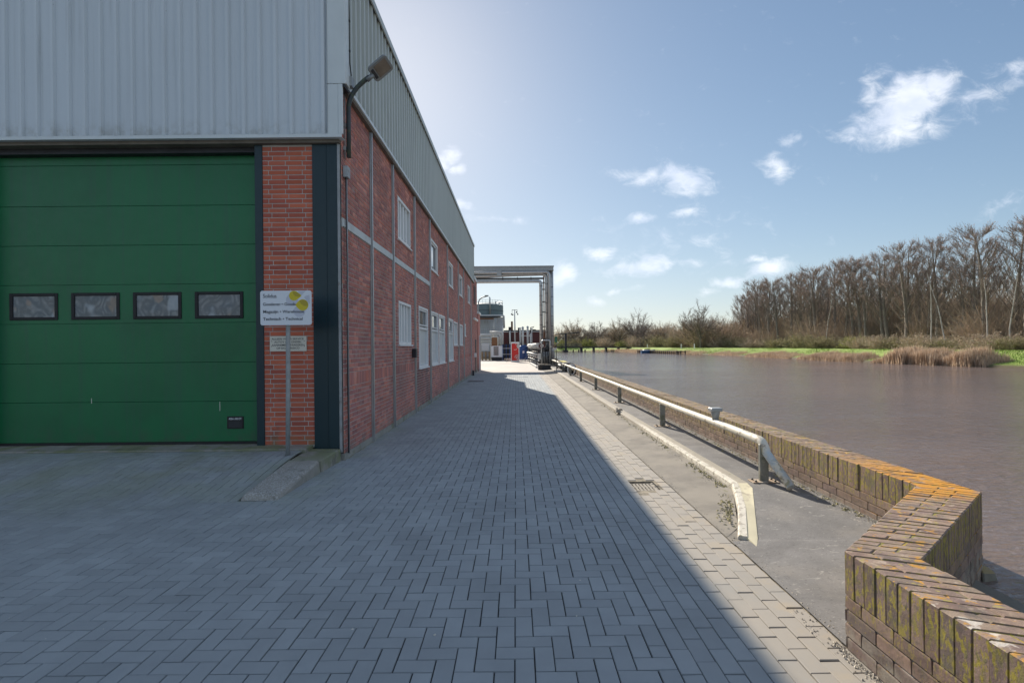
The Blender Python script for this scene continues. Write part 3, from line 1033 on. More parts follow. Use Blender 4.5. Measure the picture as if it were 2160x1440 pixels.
grit = [rowpts(3.19, 4.2, 20, 2600, .045, .10, -1), rowpts(2.40, 5.8, 26, 600, .07, .046, -1),
        rowpts(1.83, 2.8, 22, 1300, .05, .003, 1), rowpts(1.79, 2.45, 2.85, 200, .02, 0, -1)]
e = nrg.random((260, 2))
grit.append(np.stack([1.70 + e[:, 0] * .20, 2.0 + e[:, 1] * 1.2, np.full(260, .0)], 1))
scatter('loose_grit', M['grit'], np.concatenate(grit), .002, .009)
mo = [rowpts(2.40, 5.8, 7.0, 160, .04, .046, -1), rowpts(2.40, 8, 26, 400, .04, .046, -1), rowpts(3.17, 4.6, 12, 260, .05, .10, -1)]
t_ = nrg.random(230) ** .8
mo.append(np.stack([1.98 + .42 * t_ - np.abs(nrg.normal(0, .05, 230)), 4.65 + 1.05 * t_ + nrg.normal(0, .05, 230), np.full(230, .030)], 1))
mo.append(rowpts(-2.565, 7.7, 28, 900, .03, -.008, 1))
scatter('moss_tufts', M['moss'], np.concatenate(mo), .006, .02)

fl = nrg.random((90, 2))
scatter('pale_flecks', mat('pale_fleck', (0.6, 0.58, 0.52), .8), np.stack([-6.5 + 8 * fl[:, 0], 2.4 + 12 * fl[:, 1] ** 1.5, np.full(90, .001)], 1)[[not (a[0] < .55 and a[1] > .25) for a in fl]], .004, .011)
# kerb blocks at the corner of the building
kb = MB()
kb.add([(-3.08, 5.59, -.02), (-2.64, 5.59, -.02), (-2.64, 6.84, -.02), (-3.08, 6.84, -.02),
        (-3.05, 5.66, .062), (-2.69, 5.65, .058), (-2.66, 6.83, .165), (-3.075, 6.83, .178)],
       [(0, 3, 2, 1), (4, 5, 6, 7), (0, 1, 5, 4), (1, 2, 6, 5), (2, 3, 7, 6), (3, 0, 4, 7)])
kb.build('kerb_block', M['concrete'], bevel=.022, label='sloping exposed aggregate kerb block nearest the camera at building corner', cat='kerb block', group='kerb blocks at the building corner')
kb = MB()
kb.add([(-3.08, 6.855, -.02), (-2.63, 6.855, -.02), (-2.60, 7.53, -.02), (-3.08, 7.53, -.02),
        (-3.07, 6.86, .168), (-2.645, 6.86, .160), (-2.615, 7.53, .178), (-3.07, 7.53, .185)],
       [(0, 3, 2, 1), (4, 5, 6, 7), (0, 1, 5, 4), (1, 2, 6, 5), (2, 3, 7, 6), (3, 0, 4, 7)])
kb.build('kerb_block', M['concrete'], bevel=.015, label='mossy kerb block touching the foot of the navy corner column', cat='kerb block', group='kerb blocks at the building corner')
th = MB().box(-3.95, -3.03, 7.28, 7.60, .0, .235).box(-9.9, -3.95, 7.30, 7.95, .0, .222)
th.build('door_sill', M['concrete'], kind='structure', bevel=.01)

# ================================================================== QUAY WALL
INN = [(1.80, -3.0), (1.80, 2.79), (3.20, 4.06), (3.20, 47.0)]
OUT = [(2.12, -3.0), (2.12, 2.66), (3.52, 3.84), (3.52, 47.0)]
quay = empty('quay_wall', (3.3, 4, 0), label='low brick flood wall with mossy soldier-course coping along the river', cat='wall')
qoff = Vector((3.3, 4, 0))
core = MB()
for i in range(3):
    a0, a1, b0, b1 = [Vector((*p, 0)) for p in (INN[i], INN[i + 1], OUT[i], OUT[i + 1])]
    sh = .009
    nrm_in = Vector((0, 0, 1)).cross(a1 - a0).normalized()      # points to lane side
    ins = -nrm_in * sh
    vs = [a0 + ins, a1 + ins, b1 - ins, b0 - ins]
    vs = [Vector((v.x, v.y, -.7)) - qoff for v in vs] + [Vector((v.x, v.y, .5355)) - qoff for v in vs]
    core.add(vs, [(4, 7, 6, 5), (0, 1, 5, 4), (2, 3, 7, 6), (0, 4, 7, 3), (1, 2, 6, 5)])
core.build('mortar_core', M['quay_mortar'], quay)
Q = []     # each piece: 8 corner points (bottom 4, top 4)
QC = []


def qpiece(p00, p10, p11, p01, z0, z1):
    """bottom quad corners (2D) extruded z0..z1"""
    Q.append([(p.x, p.y, z0) for p in (p00, p10, p11, p01)] + [(p.x, p.y, z1) for p in (p00, p10, p11, p01)])


for i in range(3):
    a0, a1, b0, b1 = [Vector(p) for p in (INN[i], INN[i + 1], OUT[i], OUT[i + 1])]
    L = (a1 - a0).length
    nn = max(1, round(L / .077))
    gp = .0045 / L
    for k in range(nn):
        s0, s1 = k / nn + gp, (k + 1) / nn - gp
        f = .64 if k % 2 else .36
        f += rnd.uniform(-.01, .01)
        dz = rnd.gauss(0, .0014)
        i0, i1, o0, o1 = a0.lerp(a1, s0), a0.lerp(a1, s1), b0.lerp(b1, s0), b0.lerp(b1, s1)
        inj = rnd.gauss(0, .0018) / .32
        i0_, i1_ = i0.lerp(o0, inj), i1.lerp(o1, inj)
        qpiece(i0_, i0.lerp(o0, f - .005), i1.lerp(o1, f - .005), i1_, .302, .54 + dz)
        qpiece(i0.lerp(o0, f + .005), o0, o1, i1.lerp(o1, f + .005), .302, .54 + dz + rnd.gauss(0, .0008))
    # stretcher courses on both faces
    for face in (0, 1):
        p0, p1 = (a0, a1) if face == 0 else (b0, b1)
        q0, q1 = (b0, b1) if face == 0 else (a0, a1)
        dd = (p1 - p0)
        L = dd.length
        dn = Vector((dd.y, -dd.x)).normalized() * (1 if face == 0 else -1)   # into the wall
        for c in range(4 if face == 0 else 6):
            z1 = .295 - c * .0745
            z0 = z1 - .066
            s = -(.11 if c % 2 else 0)
            while s < L:
                e0, e1 = max(0, s + .004), min(L, s + .222)
                if e1 - e0 > .02:
                    u0, u1 = p0 + dd * (e0 / L), p0 + dd * (e1 / L)
                    off = dn * rnd.gauss(0, .0012)
                    qpiece(u0 + off, u0 + dn * .06, u1 + dn * .06, u1 + off, z0, z1)
                s += .2265
Q = np.array(Q)
# ease the edges: shrink the top and face a touch by a second ring
cen = Q.mean(axis=1)
dist = np.hypot(cen[:, 0], cen[:, 1])
vis = (cen[:, 1] > 1.6) & (cen[:, 0] < cen[:, 1] * 1.02) & (cen[:, 2] > .0)
# outer-face bricks are only seen along the diagonal
outer = np.array([False] * len(Q))
order = np.where(vis, dist, 1e9)
idx = np.argsort(order)[:300]


def ease(q, e=.006):
    """8 corner block -> 12 verts with a small chamfer round the top; sides slightly drawn in at the ends"""
    q = q + nrg.normal(0, .0010, q.shape)
    lo, hi = q[:4], q[4:]
    c = hi.mean(axis=0)
    d = c - hi
    ln = np.linalg.norm(d, axis=1, keepdims=True)
    top = hi + d / ln * e * 1.4
    mid = hi.copy()
    mid[:, 2] -= e
    return np.concatenate([lo, mid, top])


QF = T_F.copy()


def orient(vs):
    a, b, c = vs[8], vs[9], vs[10]
    return np.cross(b - a, c - a)[2] > 0


def qmesh(arr, name, parent=None):
    Vs, Fs = [], []
    for k, q in enumerate(arr):
        e = ease(q)
        f = QF if orient(e) else QF[:, ::-1]
        Vs.append(e)
        Fs.append(f + 12 * k)
    return np.concatenate(Vs), np.concatenate(Fs)


sel = set(idx.tolist())
restQ = Q[[k for k in range(len(Q)) if k not in sel]]
V, F = qmesh(restQ - np.array(qoff), 'x')
np_obj('brickwork', V, F, M['quay_brick'], quay, kind='stuff')
for k in idx:
    c = Q[k].mean(axis=0)
    V, F = qmesh([Q[k] - c], 'x')
    o = np_obj('brick', V, F, M['quay_brick'], quay)
    o.location = Vector(c) - qoff
# painted yellow and black stretch on the coping near the pipe bridge
MB().box(-.115, .235, 30.5, 33.5, .5425, .549).build('painted_coping', M['yellow'], quay)
MB().box(-.115, .235, 33.52, 36, .5425, .549).build('painted_coping', M['black'], quay)
MB().box(-.115, .235, 27.5, 30.48, .5425, .549).build('painted_coping', M['black'], quay)
# mossy footing ledge low on the river side, at the corner
b = MB()
b.add([(3.44, 3.74, -.2), (3.60, 3.76, -.2), (3.62, 3.95, -.2), (3.47, 3.95, -.2), (3.45, 3.76, -.03), (3.57, 3.79, -.045), (3.58, 3.92, -.02), (3.48, 3.93, -.01)],
      [(0, 1, 5, 4), (1, 2, 6, 5), (2, 3, 7, 6), (3, 0, 4, 7), (4, 5, 6, 7)])
b.v = [tuple(Vector(v) - qoff) for v in b.v]
b.build('footing', M['quay_mortar'], quay, bevel=.01)

# ================================================================== GUARD RAIL
gr = empty('guard_rail', (2.82, 5.8, .1), label='cream painted pipe guard rail on steel posts in front of the flood wall', cat='guard rail')
pts = [(0, 34.2, .46)]
for k in range(16):
    pts.append((0, 34.2 - (k + 1) * 2.08, .46 + (.006 if k % 2 else 0)))
pts = [p for p in pts if p[1] > .2]
pts += [(0, .10, .46)]
for k in range(1, 7):
    a_ = math.radians(80) * k / 6
    pts.append((.012 * k / 6, .10 - .14 * math.sin(a_), .46 - .14 * (1 - math.cos(a_))))
pts.append((.10, -.40, .045))
MB().tube(pts, .048, 16).build('rail', M['rail'], gr)
for k, yy_ in enumerate([0.0, 4.0, 8.05, 12.15, 16.3, 20.5, 24.6, 28.8, 33.0]):
    b = MB()
    b.box(-.05, .05, yy_ - .022, yy_ + .022, 0.004, .428)
    po = b.build('post', M['post_steel'], gr, bevel=.004)
    pl = MB().box(-.15, .15, yy_ - .075, yy_ + .075, .001, .013).build('base_plate', M['rust'], po, bevel=.003)
    for (bx, by) in ((-.11, -.045), (.11, -.045), (-.11, .045), (.11, .045)):
        if k < 4:
            MB().lathe([(.0, .03), (.013, .03), (.013, .012)], (bx, yy_ + by, 0), 8).build('bolt', M['iron'], po)

# capped fitting by the rail
f = empty('rail_fitting', (2.825, 7.2, .60), label='squat grey metal fitting with wide cap standing on the guard rail', cat='fitting')
MB().lathe([(.0, .0), (.045, 0), (.045, .04), (.05, .045), (.062, .11), (.062, .125)], n=16).build('stem', M['galv_dull'], f)
MB().box(-.078, .078, -.07, .07, .125, .175).build('cap', M['galv_dull'], f, bevel=.008)

# ================================================================== WAREHOUSE
wh = empty('warehouse', (-2.57, 7.55, 0), label='long warehouse with red brick side wall, grey metal cladding and green door', cat='warehouse')
WO = Vector((-2.57, 7.55, 0))


def whb(b, name, m, parent=None, bevel=0, **kw):
    b.v = [tuple(Vector(v) - WO) for v in b.v]
    return b.build(name, m, parent or wh, bevel=bevel, **kw)


XW = -2.57
YA, YB = 7.55, 33.9
WIN = [  # y0,y1,z0,z1,type
    (11.15, 12.45, 4.06, 5.00, 'bars'), (15.5, 16.8, 4.04, 4.99, 'glass'), (19.6, 20.9, 4.04, 4.99, 'glass'),
    (23.3, 24.6, 4.04, 4.99, 'glass'), (27.4, 28.7, 4.04, 4.99, 'glass'),
    (11.15, 12.45, 1.73, 2.70, 'bars'), (13.46, 14.86, 1.11, 2.77, 'tall'), (15.48, 16.84, 1.11, 2.77, 'tall'),
    (17.0, 18.4, 1.11, 2.77, 'tall'), (19.46, 20.86, 1.11, 2.77, 'tall'), (21.07, 22.4, 1.73, 2.72, 'blank'),
    (23.3, 24.6, 1.73, 2.70, 'blank'), (25.3, 26.1, 2.20, 2.80, 'small')]


def holed_wall(b, a0, a1, c0, c1, holes, fn, depth):
    As = sorted({a0, a1, *[h[0] for h in holes], *[h[1] for h in holes]})
    Cs = sorted({c0, c1, *[h[2] for h in holes], *[h[3] for h in holes]})
    As = [x for x in As if a0 <= x <= a1]
    Cs = [x for x in Cs if c0 <= x <= c1]
    for i in range(len(As) - 1):
        for j in range(len(Cs) - 1):
            ma, mc = (As[i] + As[i + 1]) / 2, (Cs[j] + Cs[j + 1]) / 2
            if any(h[0] < ma < h[1] and h[2] < mc < h[3] for h in holes):
                continue
            b.add([fn(As[i], Cs[j], 0), fn(As[i + 1], Cs[j], 0), fn(As[i + 1], Cs[j + 1], 0), fn(As[i], Cs[j + 1], 0)], [(0, 1, 2, 3)])
    for h in holes:
        p = [(h[0], h[2]), (h[1], h[2]), (h[1], h[3]), (h[0], h[3])]
        for k in range(4):
            q, r_ = p[k], p[(k + 1) % 4]
            b.add([fn(*q, 0), fn(*q, -depth), fn(*r_, -depth), fn(*r_, 0)], [(0, 1, 2, 3)])


b = MB()
holed_wall(b, YA, YB, -.02, 5.9, WIN, lambda a_, c_, d_: (XW - .007 + d_, a_, c_), .13)
side = whb(b, 'side_wall', M['mortar'])
# solid core of the building behind the faces
whb(MB().box(-30, XW - .14, 8.0, 30.6, -.02, 7.70).box(-30, XW - .14, 30.6, YB, -.02, 6.0).box(-30, -8.75, 7.56, 8.0, -.02, 7.7).box(-30, XW - .01, 7.62, 8.0, 4.9, 7.7),
    'wall_core', M['mortar'])
whb(MB().box(-30.2, XW + .02, 30.6, YB + .06, 6.0, 6.1).box(XW - .3, XW + .05, 30.62, YB + .1, 5.86, 6.02), 'low_roof', M['trim'])
whb(MB().box(XW - .2, XW, YB - .02, YB, -.02, 5.9).box(-30, XW - .2, YB - .02, YB, -.02, 5.9), 'end_wall', M['mortar'])

# bricks of the side wall: wild bond, with a soldier course at one metre
R = []
CH = .0705
z = .10
row = 0
holes = [(h[0] - .0, h[1] + .0, h[2], h[3]) for h in WIN]
BAND = (YA, 15.2, 3.485, 3.61)


def add_brick(y0, y1, z0, z1, out):
    segs = [(y0, y1)]
    for h in holes + [BAND]:
        ov = min(z1, h[3]) - max(z0, h[2])
        if ov > .012:
            ns = []
            for (s0, s1) in segs:
                if h[1] <= s0 or h[0] >= s1:
                    ns.append((s0, s1))
                else:
                    if h[0] - s0 > .02:
                        ns.append((s0, h[0] - .004))
                    if s1 - h[1] > .02:
                        ns.append((h[1] + .004, s1))
            segs = ns
    for (s0, s1) in segs:
        out.append((s0, s1, z0, z1, nrg.normal(0, .0011), nrg.normal(0, .004), nrg.normal(0, .008)))


while z < 5.86:
    if abs(z - 1.0845) < CH / 2 or (row == 14):
        y = YA + .01
        zt = z + CH * 3 - .010
        while y < YB - .1:
            add_brick(y, y + .062, z, min(zt, 5.86), R)
            y += .0715
        z += CH * 3
        row += 3
        continue
    y = YA + .01 - rnd.uniform(0, .2)
    header_row = row % 6 == 4
    while y < YB - .02:
        ln = .105 if (header_row or rnd.random() < .22) else .218
        y0_, y1_ = max(YA + .006, y), min(YB - .01, y + ln)
        if y1_ - y0_ > .03:
            add_brick(y0_, y1_, z, z + CH - .010, R)
        y += ln + .010
    z += CH
    row += 1
side_rects = np.array(R)
side_rects[:, 0:2] -= WO.y


def side_score(c):
    return np.where((c[:, 2] > .1) & (c[:, 2] < 5.3), np.hypot(c[:, 1] + WO.y, (c[:, 2] - 1.68)), 1e9)


# front pier bricks
PX0, PX1 = -3.745, -3.005
R = []
z = .24
row = 0
while z < 4.66:
    x = PX0 - (.16 if row % 2 else .10 + .02 * rnd.random())
    while x < PX1:
        x0_, x1_ = max(PX0, x), min(PX1, x + .240)
        if x1_ - x0_ > .025:
            R.append((x0_ - WO.x, x1_ - WO.x, z, min(z + CH - .011, 4.70), nrg.normal(0, .0008), nrg.normal(0, .003), nrg.normal(0, .006)))
        x += .2515
    z += CH
    row += 1
pier_rects = np.array(R)
b = MB().box(PX0 - .002, PX1 + .002, 7.556, 7.8, .2, 4.72)
pier = whb(b, 'front_pier', M['mortar'])
n1 = lay_pieces('brick', 'brickwork', pier_rects, ((0, 0, 0), (1, 0, 0), (0, 0, 1), (0, -1, 0)), M['pier_brick'], pier,
                lambda c: np.abs(c[:, 2] - 1.7), 215, bev=.003, depth=.006)
lay_pieces('brick', 'brickwork', side_rects, ((0, 0, 0), (0, 1, 0), (0, 0, 1), (1, 0, 0)), M['brick'], side, side_score,
           max(0, 300 - n1), bev=.003, depth=.007)
# plinth
whb(MB().box(XW - .05, XW + .012, YA + .01, YB, -.05, .10), 'plinth', mat('plinth_render', (0.30, 0.30, 0.27), .9, var=.2, vscale=3, bump=.006, layers=[((0.16, 0.18, 0.11), 2.5, .5, .62, .7, {})]))
# pale band and vertical strips
whb(MB().box(XW - .02, XW + .018, YA + .02, 15.17, 3.485, 3.61), 'string_course', M['band'], bevel=.004)
for yv in (9.03, 10.63, 12.9, 15.2, 19.1, 22.72, 25.1, 29.1):
    whb(MB().box(XW - .02, XW + .022, yv - .035, yv + .035, .0, 5.5, 0).box(XW + .022, XW + .045, yv - .008, yv + .030, .0, 5.5, 0), 'wall_strip', M['galv'], bevel=.003)

for (y0, y1, z0, z1, ty) in WIN:
    w = empty('window', (0, (y0 + y1) / 2 - WO.y, z0), parent=wh)
    hw, h = (y1 - y0) / 2, z1 - z0
    rec = -.045
    fw = .06
    b = MB()
    # frame in local coords: x out of the wall, y along it
    for (a0, a1, c0, c1) in ((-hw, -hw + fw, 0, h), (hw - fw, hw, 0, h), (-hw + fw, hw - fw, h - fw, h), (-hw + fw, hw - fw, 0, fw)):
        b.box(rec - .05, rec + .055, a0, a1, c0, c1)
    b.build('frame', M['white'], w, bevel=.004)
    inw = hw - fw
    if ty == 'bars':
        MB().box(rec - .045, rec - .03, -inw, inw, fw, h - fw).build('pane', M['pale_panel'], w)
        for k in (-1, 0, 1):
            yc = k * inw * .5
            MB().box(rec - .03, rec + .03, yc - .05, yc + .05, fw, h - fw).build('mullion', M['white'], w, bevel=.004)
    elif ty in ('glass', 'small'):
        MB().box(rec - .045, rec - .02, -inw, inw, fw, h - fw).build('pane', M['glass'], w)
        b = MB()
        s_ = .045
        for (a0, a1, c0, c1) in ((-inw, -inw + s_, fw, h - fw), (inw - s_, inw, fw, h - fw), (-inw + s_, inw - s_, h - fw - s_, h - fw), (-inw + s_, inw - s_, fw, fw + s_)):
            b.box(rec - .02, rec + .02, a0, a1, c0, c1)
        b.build('sash', M['white'], w, bevel=.003)
    elif ty == 'tall':
        zt = h - .62
        MB().box(rec - .045, rec - .02, -inw, inw, zt + .05, h - fw).build('pane', M['glass'], w)
        b = MB()
        b.box(rec - .02, rec + .035, -inw, inw, zt, zt + .07)
        b.box(rec - .02, rec + .03, -inw, -inw + .05, zt + .07, h - fw).box(rec - .02, rec + .03, inw - .05, inw, zt + .07, h - fw)
        b.box(rec - .02, rec + .03, -inw + .05, inw - .05, h - fw - .05, h - fw).box(rec - .02, rec + .05, -inw + .05, inw - .05, zt + .10, zt + .135)
        b.build('sash', M['white'], w, bevel=.003)
        MB().box(rec - .045, rec - .02, -inw, inw, fw, zt).build('blind_panel', M['pale_panel'], w)
        MB().box(rec - .02, rec + .015, -inw + .30, -inw + .34, fw + .03, zt - .03).build('mullion', M['white'], w, bevel=.003)
    else:
        MB().box(rec - .045, rec - .02, -inw, inw, fw, h - fw).build('blind_panel', M['pale_panel'], w)
        MB().box(rec - .02, rec + .01, -.02, .02, fw, h - fw).build('mullion', M['white'], w, bevel=.003)
    MB().box(rec - .04, .045, -hw - .04, hw + .06, -.035, -.002).build('sill', M['white'], w, bevel=.004)

# cladding
def corrugated(a0, a1, fn, z0, z1, period=.233, rib=.045, depth=.042, rampw=.016):
    prof_ = []
    a_ = a0
    while a_ < a1 - .01:
        prof_ += [(a_, 0), (min(a1, a_ + period - rib - 2 * rampw), 0), (min(a1, a_ + period - rib - rampw), depth), (min(a1, a_ + period - rampw), depth)]
        a_ += period
    prof_ = [p for p in prof_ if p[0] <= a1] + [(a1, 0)]
    b = MB()
    vs = []
    for a_, d_ in prof_:
        vs += [fn(a_, d_, z0), fn(a_, d_, z1)]
    b.add(vs, [(2 * k, 2 * k + 2, 2 * k + 3, 2 * k + 1) for k in range(len(prof_) - 1)])
    return b


XC = -2.50      # side cladding plane
YC = 7.45       # front cladding plane
ZT = 7.76
# front: split into sheets a metre wide
x = -13.0
while x < -2.72:
    xe = min(x + .932, -2.72)
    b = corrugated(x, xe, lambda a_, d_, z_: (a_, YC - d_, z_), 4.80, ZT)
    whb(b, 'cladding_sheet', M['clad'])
    x += .932
y = 7.62
while y < 30.8:
    ye = min(y + .932, 30.8)
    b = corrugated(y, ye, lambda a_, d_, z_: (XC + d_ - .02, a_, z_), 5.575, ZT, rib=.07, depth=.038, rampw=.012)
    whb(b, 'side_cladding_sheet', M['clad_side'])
    y += .932
# corner trims, bottom flashings, soffits, roof edge
b = MB().box(-2.73, XC + .045, YC - .036, YC - .006, 5.535, ZT).box(XC + .012, XC + .045, YC - .006, 7.63, 5.56, ZT)
whb(b, 'corner_trim', M['trim'], bevel=.006)
b = MB().box(-2.73, -2.565, YC - .036, YC - .006, 4.80, 5.53).box(-2.565, -2.50, YC - .040, YC - .002, 4.80, 5.53)
whb(b, 'corner_trim', M['trim'], bevel=.006)
whb(MB().box(-13, -2.515, YC - .042, YC - .034, 4.752, 4.802).box(-13, -2.515, YC - .034, YC + .10, 4.752, 4.757), 'drip_flashing', M['trim'])
whb(MB().box(-13, -2.58, YC + .03, 7.62, 4.70, 4.748), 'soffit', M['soffit'])
whb(MB().box(XC + .024, XC + .03, 7.60, 30.8, 5.545, 5.60).box(XW - .02, XC + .024, 7.60, 30.8, 5.545, 5.551), 'drip_flashing', M['trim'])
whb(MB().box(XW - .03, XC - .0, 7.50, 31, 5.50, 5.543), 'eaves_soffit', M['soffit'])
whb(MB().box(-2.64, XC + .03, 7.42, 7.62, 5.49, 5.535), 'gutter_end', M['dark'])
whb(MB().box(-30.2, XC + .055, YC - .08, 30.86, ZT + .002, ZT + .05).box(XC + .03, XC + .055, YC - .08, 30.86, ZT - .07, ZT + .002), 'roof_edge', M['clad_side'])
b = MB()
y = 7.7
while y < 30.7:
    b.box(XC + .012, XC + .029, y, y + .10, ZT - .06, ZT - .02)
    y += .233
whb(b, 'foam_closures', M['black'], kind='stuff')
b = corrugated(-2.6 - 20, -2.55, lambda a_, d_, z_: (a_, 30.80 + d_, z_), 5.575, ZT)
whb(b, 'end_cladding', M['clad_side'])

# navy column and jambs, white edge angle
whb(MB().box(-3.003, -2.628, 7.535, 7.80, .178, 4.70), 'corner_column', M['navy'], bevel=.004)
whb(MB().box(-2.80, -2.79, 7.528, 7.536, .178, 4.70), 'column_seam', M['navy'])
whb(MB().box(-2.628, -2.590, 7.525, 7.62, .12, 4.75), 'corner_angle', M['galv_dull'], bevel=.003)
whb(MB().box(-3.86, -3.748, 7.54, 7.82, .225, 4.70), 'door_jamb', M['navy'], bevel=.003)
whb(MB().box(-8.12, -8.0, 7.54, 7.82, .225, 4.70), 'door_jamb', M['navy'], bevel=.003)
whb(MB().box(-8.75, -8.12, 7.55, 7.82, .2, 4.72), 'front_pier', M['pier_brick'])
whb(MB().box(-8.0, -3.86, 7.62, 7.98, 4.62, 4.75), 'lintel', M['dark'])
# louvre high at the far end, dark door
lv = MB()
for k in range(9):
    lv.bar((XW + .02, 31.2, 4.35 + k * .13), (XW + .02, 32.5, 4.35 + k * .13), .03, .07)
whb(lv, 'louvre', M['dark'])
whb(MB().box(XW, XW + .02, 32.0, 33.0, .0, 2.1), 'side_door', M['dark'])
whb(MB().box(XW, XW + .10, 30.9, 33.6, 3.30, 3.42), 'door_canopy', M['white'])
whb(MB().box(XW, XW + .10, 31.3, 31.8, 1.0, 1.25), 'wall_box', M['white'])

# green sectional door
DY = 7.75
dz = [.262, .877, 1.474, 2.08, 2.67, 3.27, 3.87, 4.49, 4.70]
door = empty('sectional_door', (-5.93 - WO.x, DY - WO.y, .25), parent=wh)
DO = Vector((-5.93, DY, .25))


def db(b, name, m, bevel=0, **kw):
    b.v = [tuple(Vector(v) - DO) for v in b.v]
    return b.build(name, m, door, bevel=bevel, **kw)


WX = [-4.90 + .375 - .944 * k for k in range(4)]    # window centres
for k in range(8):
    z0, z1 = dz[k] + .002, dz[k + 1] - .002
    if k == 3:
        b = MB()
        hs_ = [(c - .365, c + .365, 2.145, 2.545) for c in WX]
        holed_wall(b, -8.02, -3.87, z0, z1, hs_, lambda a_, c_, d_: (a_, DY - d_, c_), .04)
        b.add([(-8.02, DY, z1), (-3.87, DY, z1), (-3.87, DY + .04, z1), (-8.02, DY + .04, z1)], [(0, 1, 2, 3)])
        b.add([(-8.02, DY, z0), (-8.02, DY + .04, z0), (-3.87, DY + .04, z0), (-3.87, DY, z0)], [(0, 1, 2, 3)])
        db(b, 'door_panel', M['green_door'])
        continue
    b = MB().box(-8.02, -3.87, DY, DY + .04, z0, z1)
    db(b, 'door_panel', M['green_door'], bevel=.003)
db(MB().box(-8.02, -3.87, DY + .035, DY + .06, .25, 4.72), 'backing', M['black'])
db(MB().box(-8.02, -3.87, DY - .006, DY + .04, .222, .262), 'bottom_seal', M['black'])
for c in WX:
    b = MB()
    for (x0, x1, z0, z1) in ((c - .37, c - .32, 2.14, 2.55), (c + .32, c + .37, 2.14, 2.55), (c - .32, c + .32, 2.505, 2.55), (c - .32, c + .32, 2.14, 2.185)):
        b.box(x0, x1, DY - .014, DY + .02, z0, z1)
    db(b, 'window_frame', M['black'], bevel=.006)
    db(MB().box(c - .32, c + .32, DY + .004, DY + .012, 2.185, 2.505), 'pane', M['door_glass'])
b = MB().box(-4.42, -4.165, DY - .010, DY, .455, .645)
db(b, 'handle_plate', M['black'], bevel=.008)
b = MB().box(-4.39, -4.19, DY - .013, DY - .009, .475, .57)
db(b, 'handle_recess', M['dark'])
tx = text_obj('ASSA ABLOY', .045, M['white_ink'], door, Vector((-4.392, DY - .0115, .594)) - DO, bold=.0005, fit=.20, thick=.0004)
for (sx_, sz_, h_) in ((-4.53, .80, .14), (-6.49, .90, .08)):
    db(MB().box(sx_ - .004, sx_ + .004, DY - .0015, DY - .0005, sz_ - h_ / 2, sz_ + h_ / 2), 'scratch', M['sign_cream'])

# conduits and junction boxes on the corner
cb = empty('corner_conduit', (-2.56, 7.56, 4.2), label='grey conduit with junction box running down the brick corner under the lamp', cat='conduit')
MB().tube([(.03, .10, .02), (.03, .10, -1.6), (.03, .10, -4.12)], .012, 8).build('pipe', M['galv_dull'], cb)
MB().tube([(.028, .06, .05), (.028, .06, -.5), (.04, .055, -1.2), (.028, .06, -2.3), (.03, .06, -4.1)], .008, 6).build('cable', M['dark'], cb)
MB().box(-.005, .07, .03, .15, .03, .20).build('junction_box', M['galv_dull'], cb, bevel=.006)
bx = MB().box(0, .10, -.09, .09, -.11, .11)
bo = bx.build('electric_box', M['dark'], bevel=.008, label='small dark electric box on brick wall beside the first barred window', cat='electric box')
bo.location = (XW + .005, 12.62, 1.52)

# ---------------------------------------------------------------- wall lamp
lamp = empty('wall_lamp', (-2.50, 7.68, 4.55), label='grey floodlight on a curved mossy arm at the warehouse corner', cat='wall lamp')
apts = [(0, 0, 0), (0, 0, .55), (.0, 0, .75)]
for k in range(1, 9):
    t = k / 8
    apts.append((.30 * t * t + .03 * t, -.02 * t, .75 + .50 * t - .04 * t * t))
MB().tube(apts, .034, 12).build('arm', M['arm'], lamp)
for zc_ in (.1, .45):
    MB().box(-.07, -.03, -.05, .05, zc_, zc_ + .06).build('bracket', M['galv_dull'], lamp)
MB().tube([(-.045, -.04, -.02), (-.045, -.04, .95)], .009, 6).build('conduit', M['galv_dull'], lamp)
hd = empty('lamp_head', (.36, -.03, 1.20), parent=lamp)
hd.rotation_euler = (math.radians(-38), math.radians(-40), math.radians(0))
hd.scale = (.9, .80, .9)
b = MB()
out_ = []
for (sx_, sy_) in ((1, 1), (-1, 1), (-1, -1), (1, -1)):
    for k in range(4):
        a_ = math.atan2(sy_, sx_) - math.pi / 4 + k * math.pi / 6
        out_.append((.215 + sx_ * (.19 - .06) + .06 * math.cos(a_), sy_ * (.15 - .06) + .06 * math.sin(a_)))
nO = len(out_)
vs = [(x, y, 0) for x, y in out_] + [(x * 1.02 - .004, y * 1.06, .035) for x, y in out_] + [(x * .92 + .02, y * .8, .075) for x, y in out_]
fs = [(i, (i + 1) % nO, nO + (i + 1) % nO, nO + i) for i in range(nO)] + [(nO + i, nO + (i + 1) % nO, 2 * nO + (i + 1) % nO, 2 * nO + i) for i in range(nO)]
fs += [tuple(reversed(range(nO))), tuple(range(2 * nO, 3 * nO))]
b.add(vs, fs)
b.build('housing', M['lamp_metal'], hd, bevel=.004)
MB().box(.12, .365, -.11, .11, -.008, -.002).build('lens', M['lamp_glass'], hd, bevel=.004)
MB().box(.05, .10, -.09, .09, -.012, -.002).build('driver_cover', M['dark'], hd, bevel=.004)
MB().tube([(-.09, 0, .02), (.05, 0, .02)], .045, 12).build('socket', M['lamp_metal'], hd)
cable = MB().tube([(-2.47, 7.60, 7.75), (-2.45, 7.60, 6.7), (-2.45, 7.60, 5.95), (-2.43, 7.63, 5.72), (-2.44, 7.66, 5.62)], .008, 6)
cable.box(-2.47, -2.42, 7.60, 7.72, 5.60, 5.74, 1)
for zc in (6.1, 6.55, 7.0, 7.4):
    cable.box(-2.462, -2.438, 7.587, 7.613, zc, zc + .03, 0)
cable.build('lamp_cable', [M['black'], M['galv_dull']], label='black clipped cable dropping to a small box on the cladding corner', cat='cable')

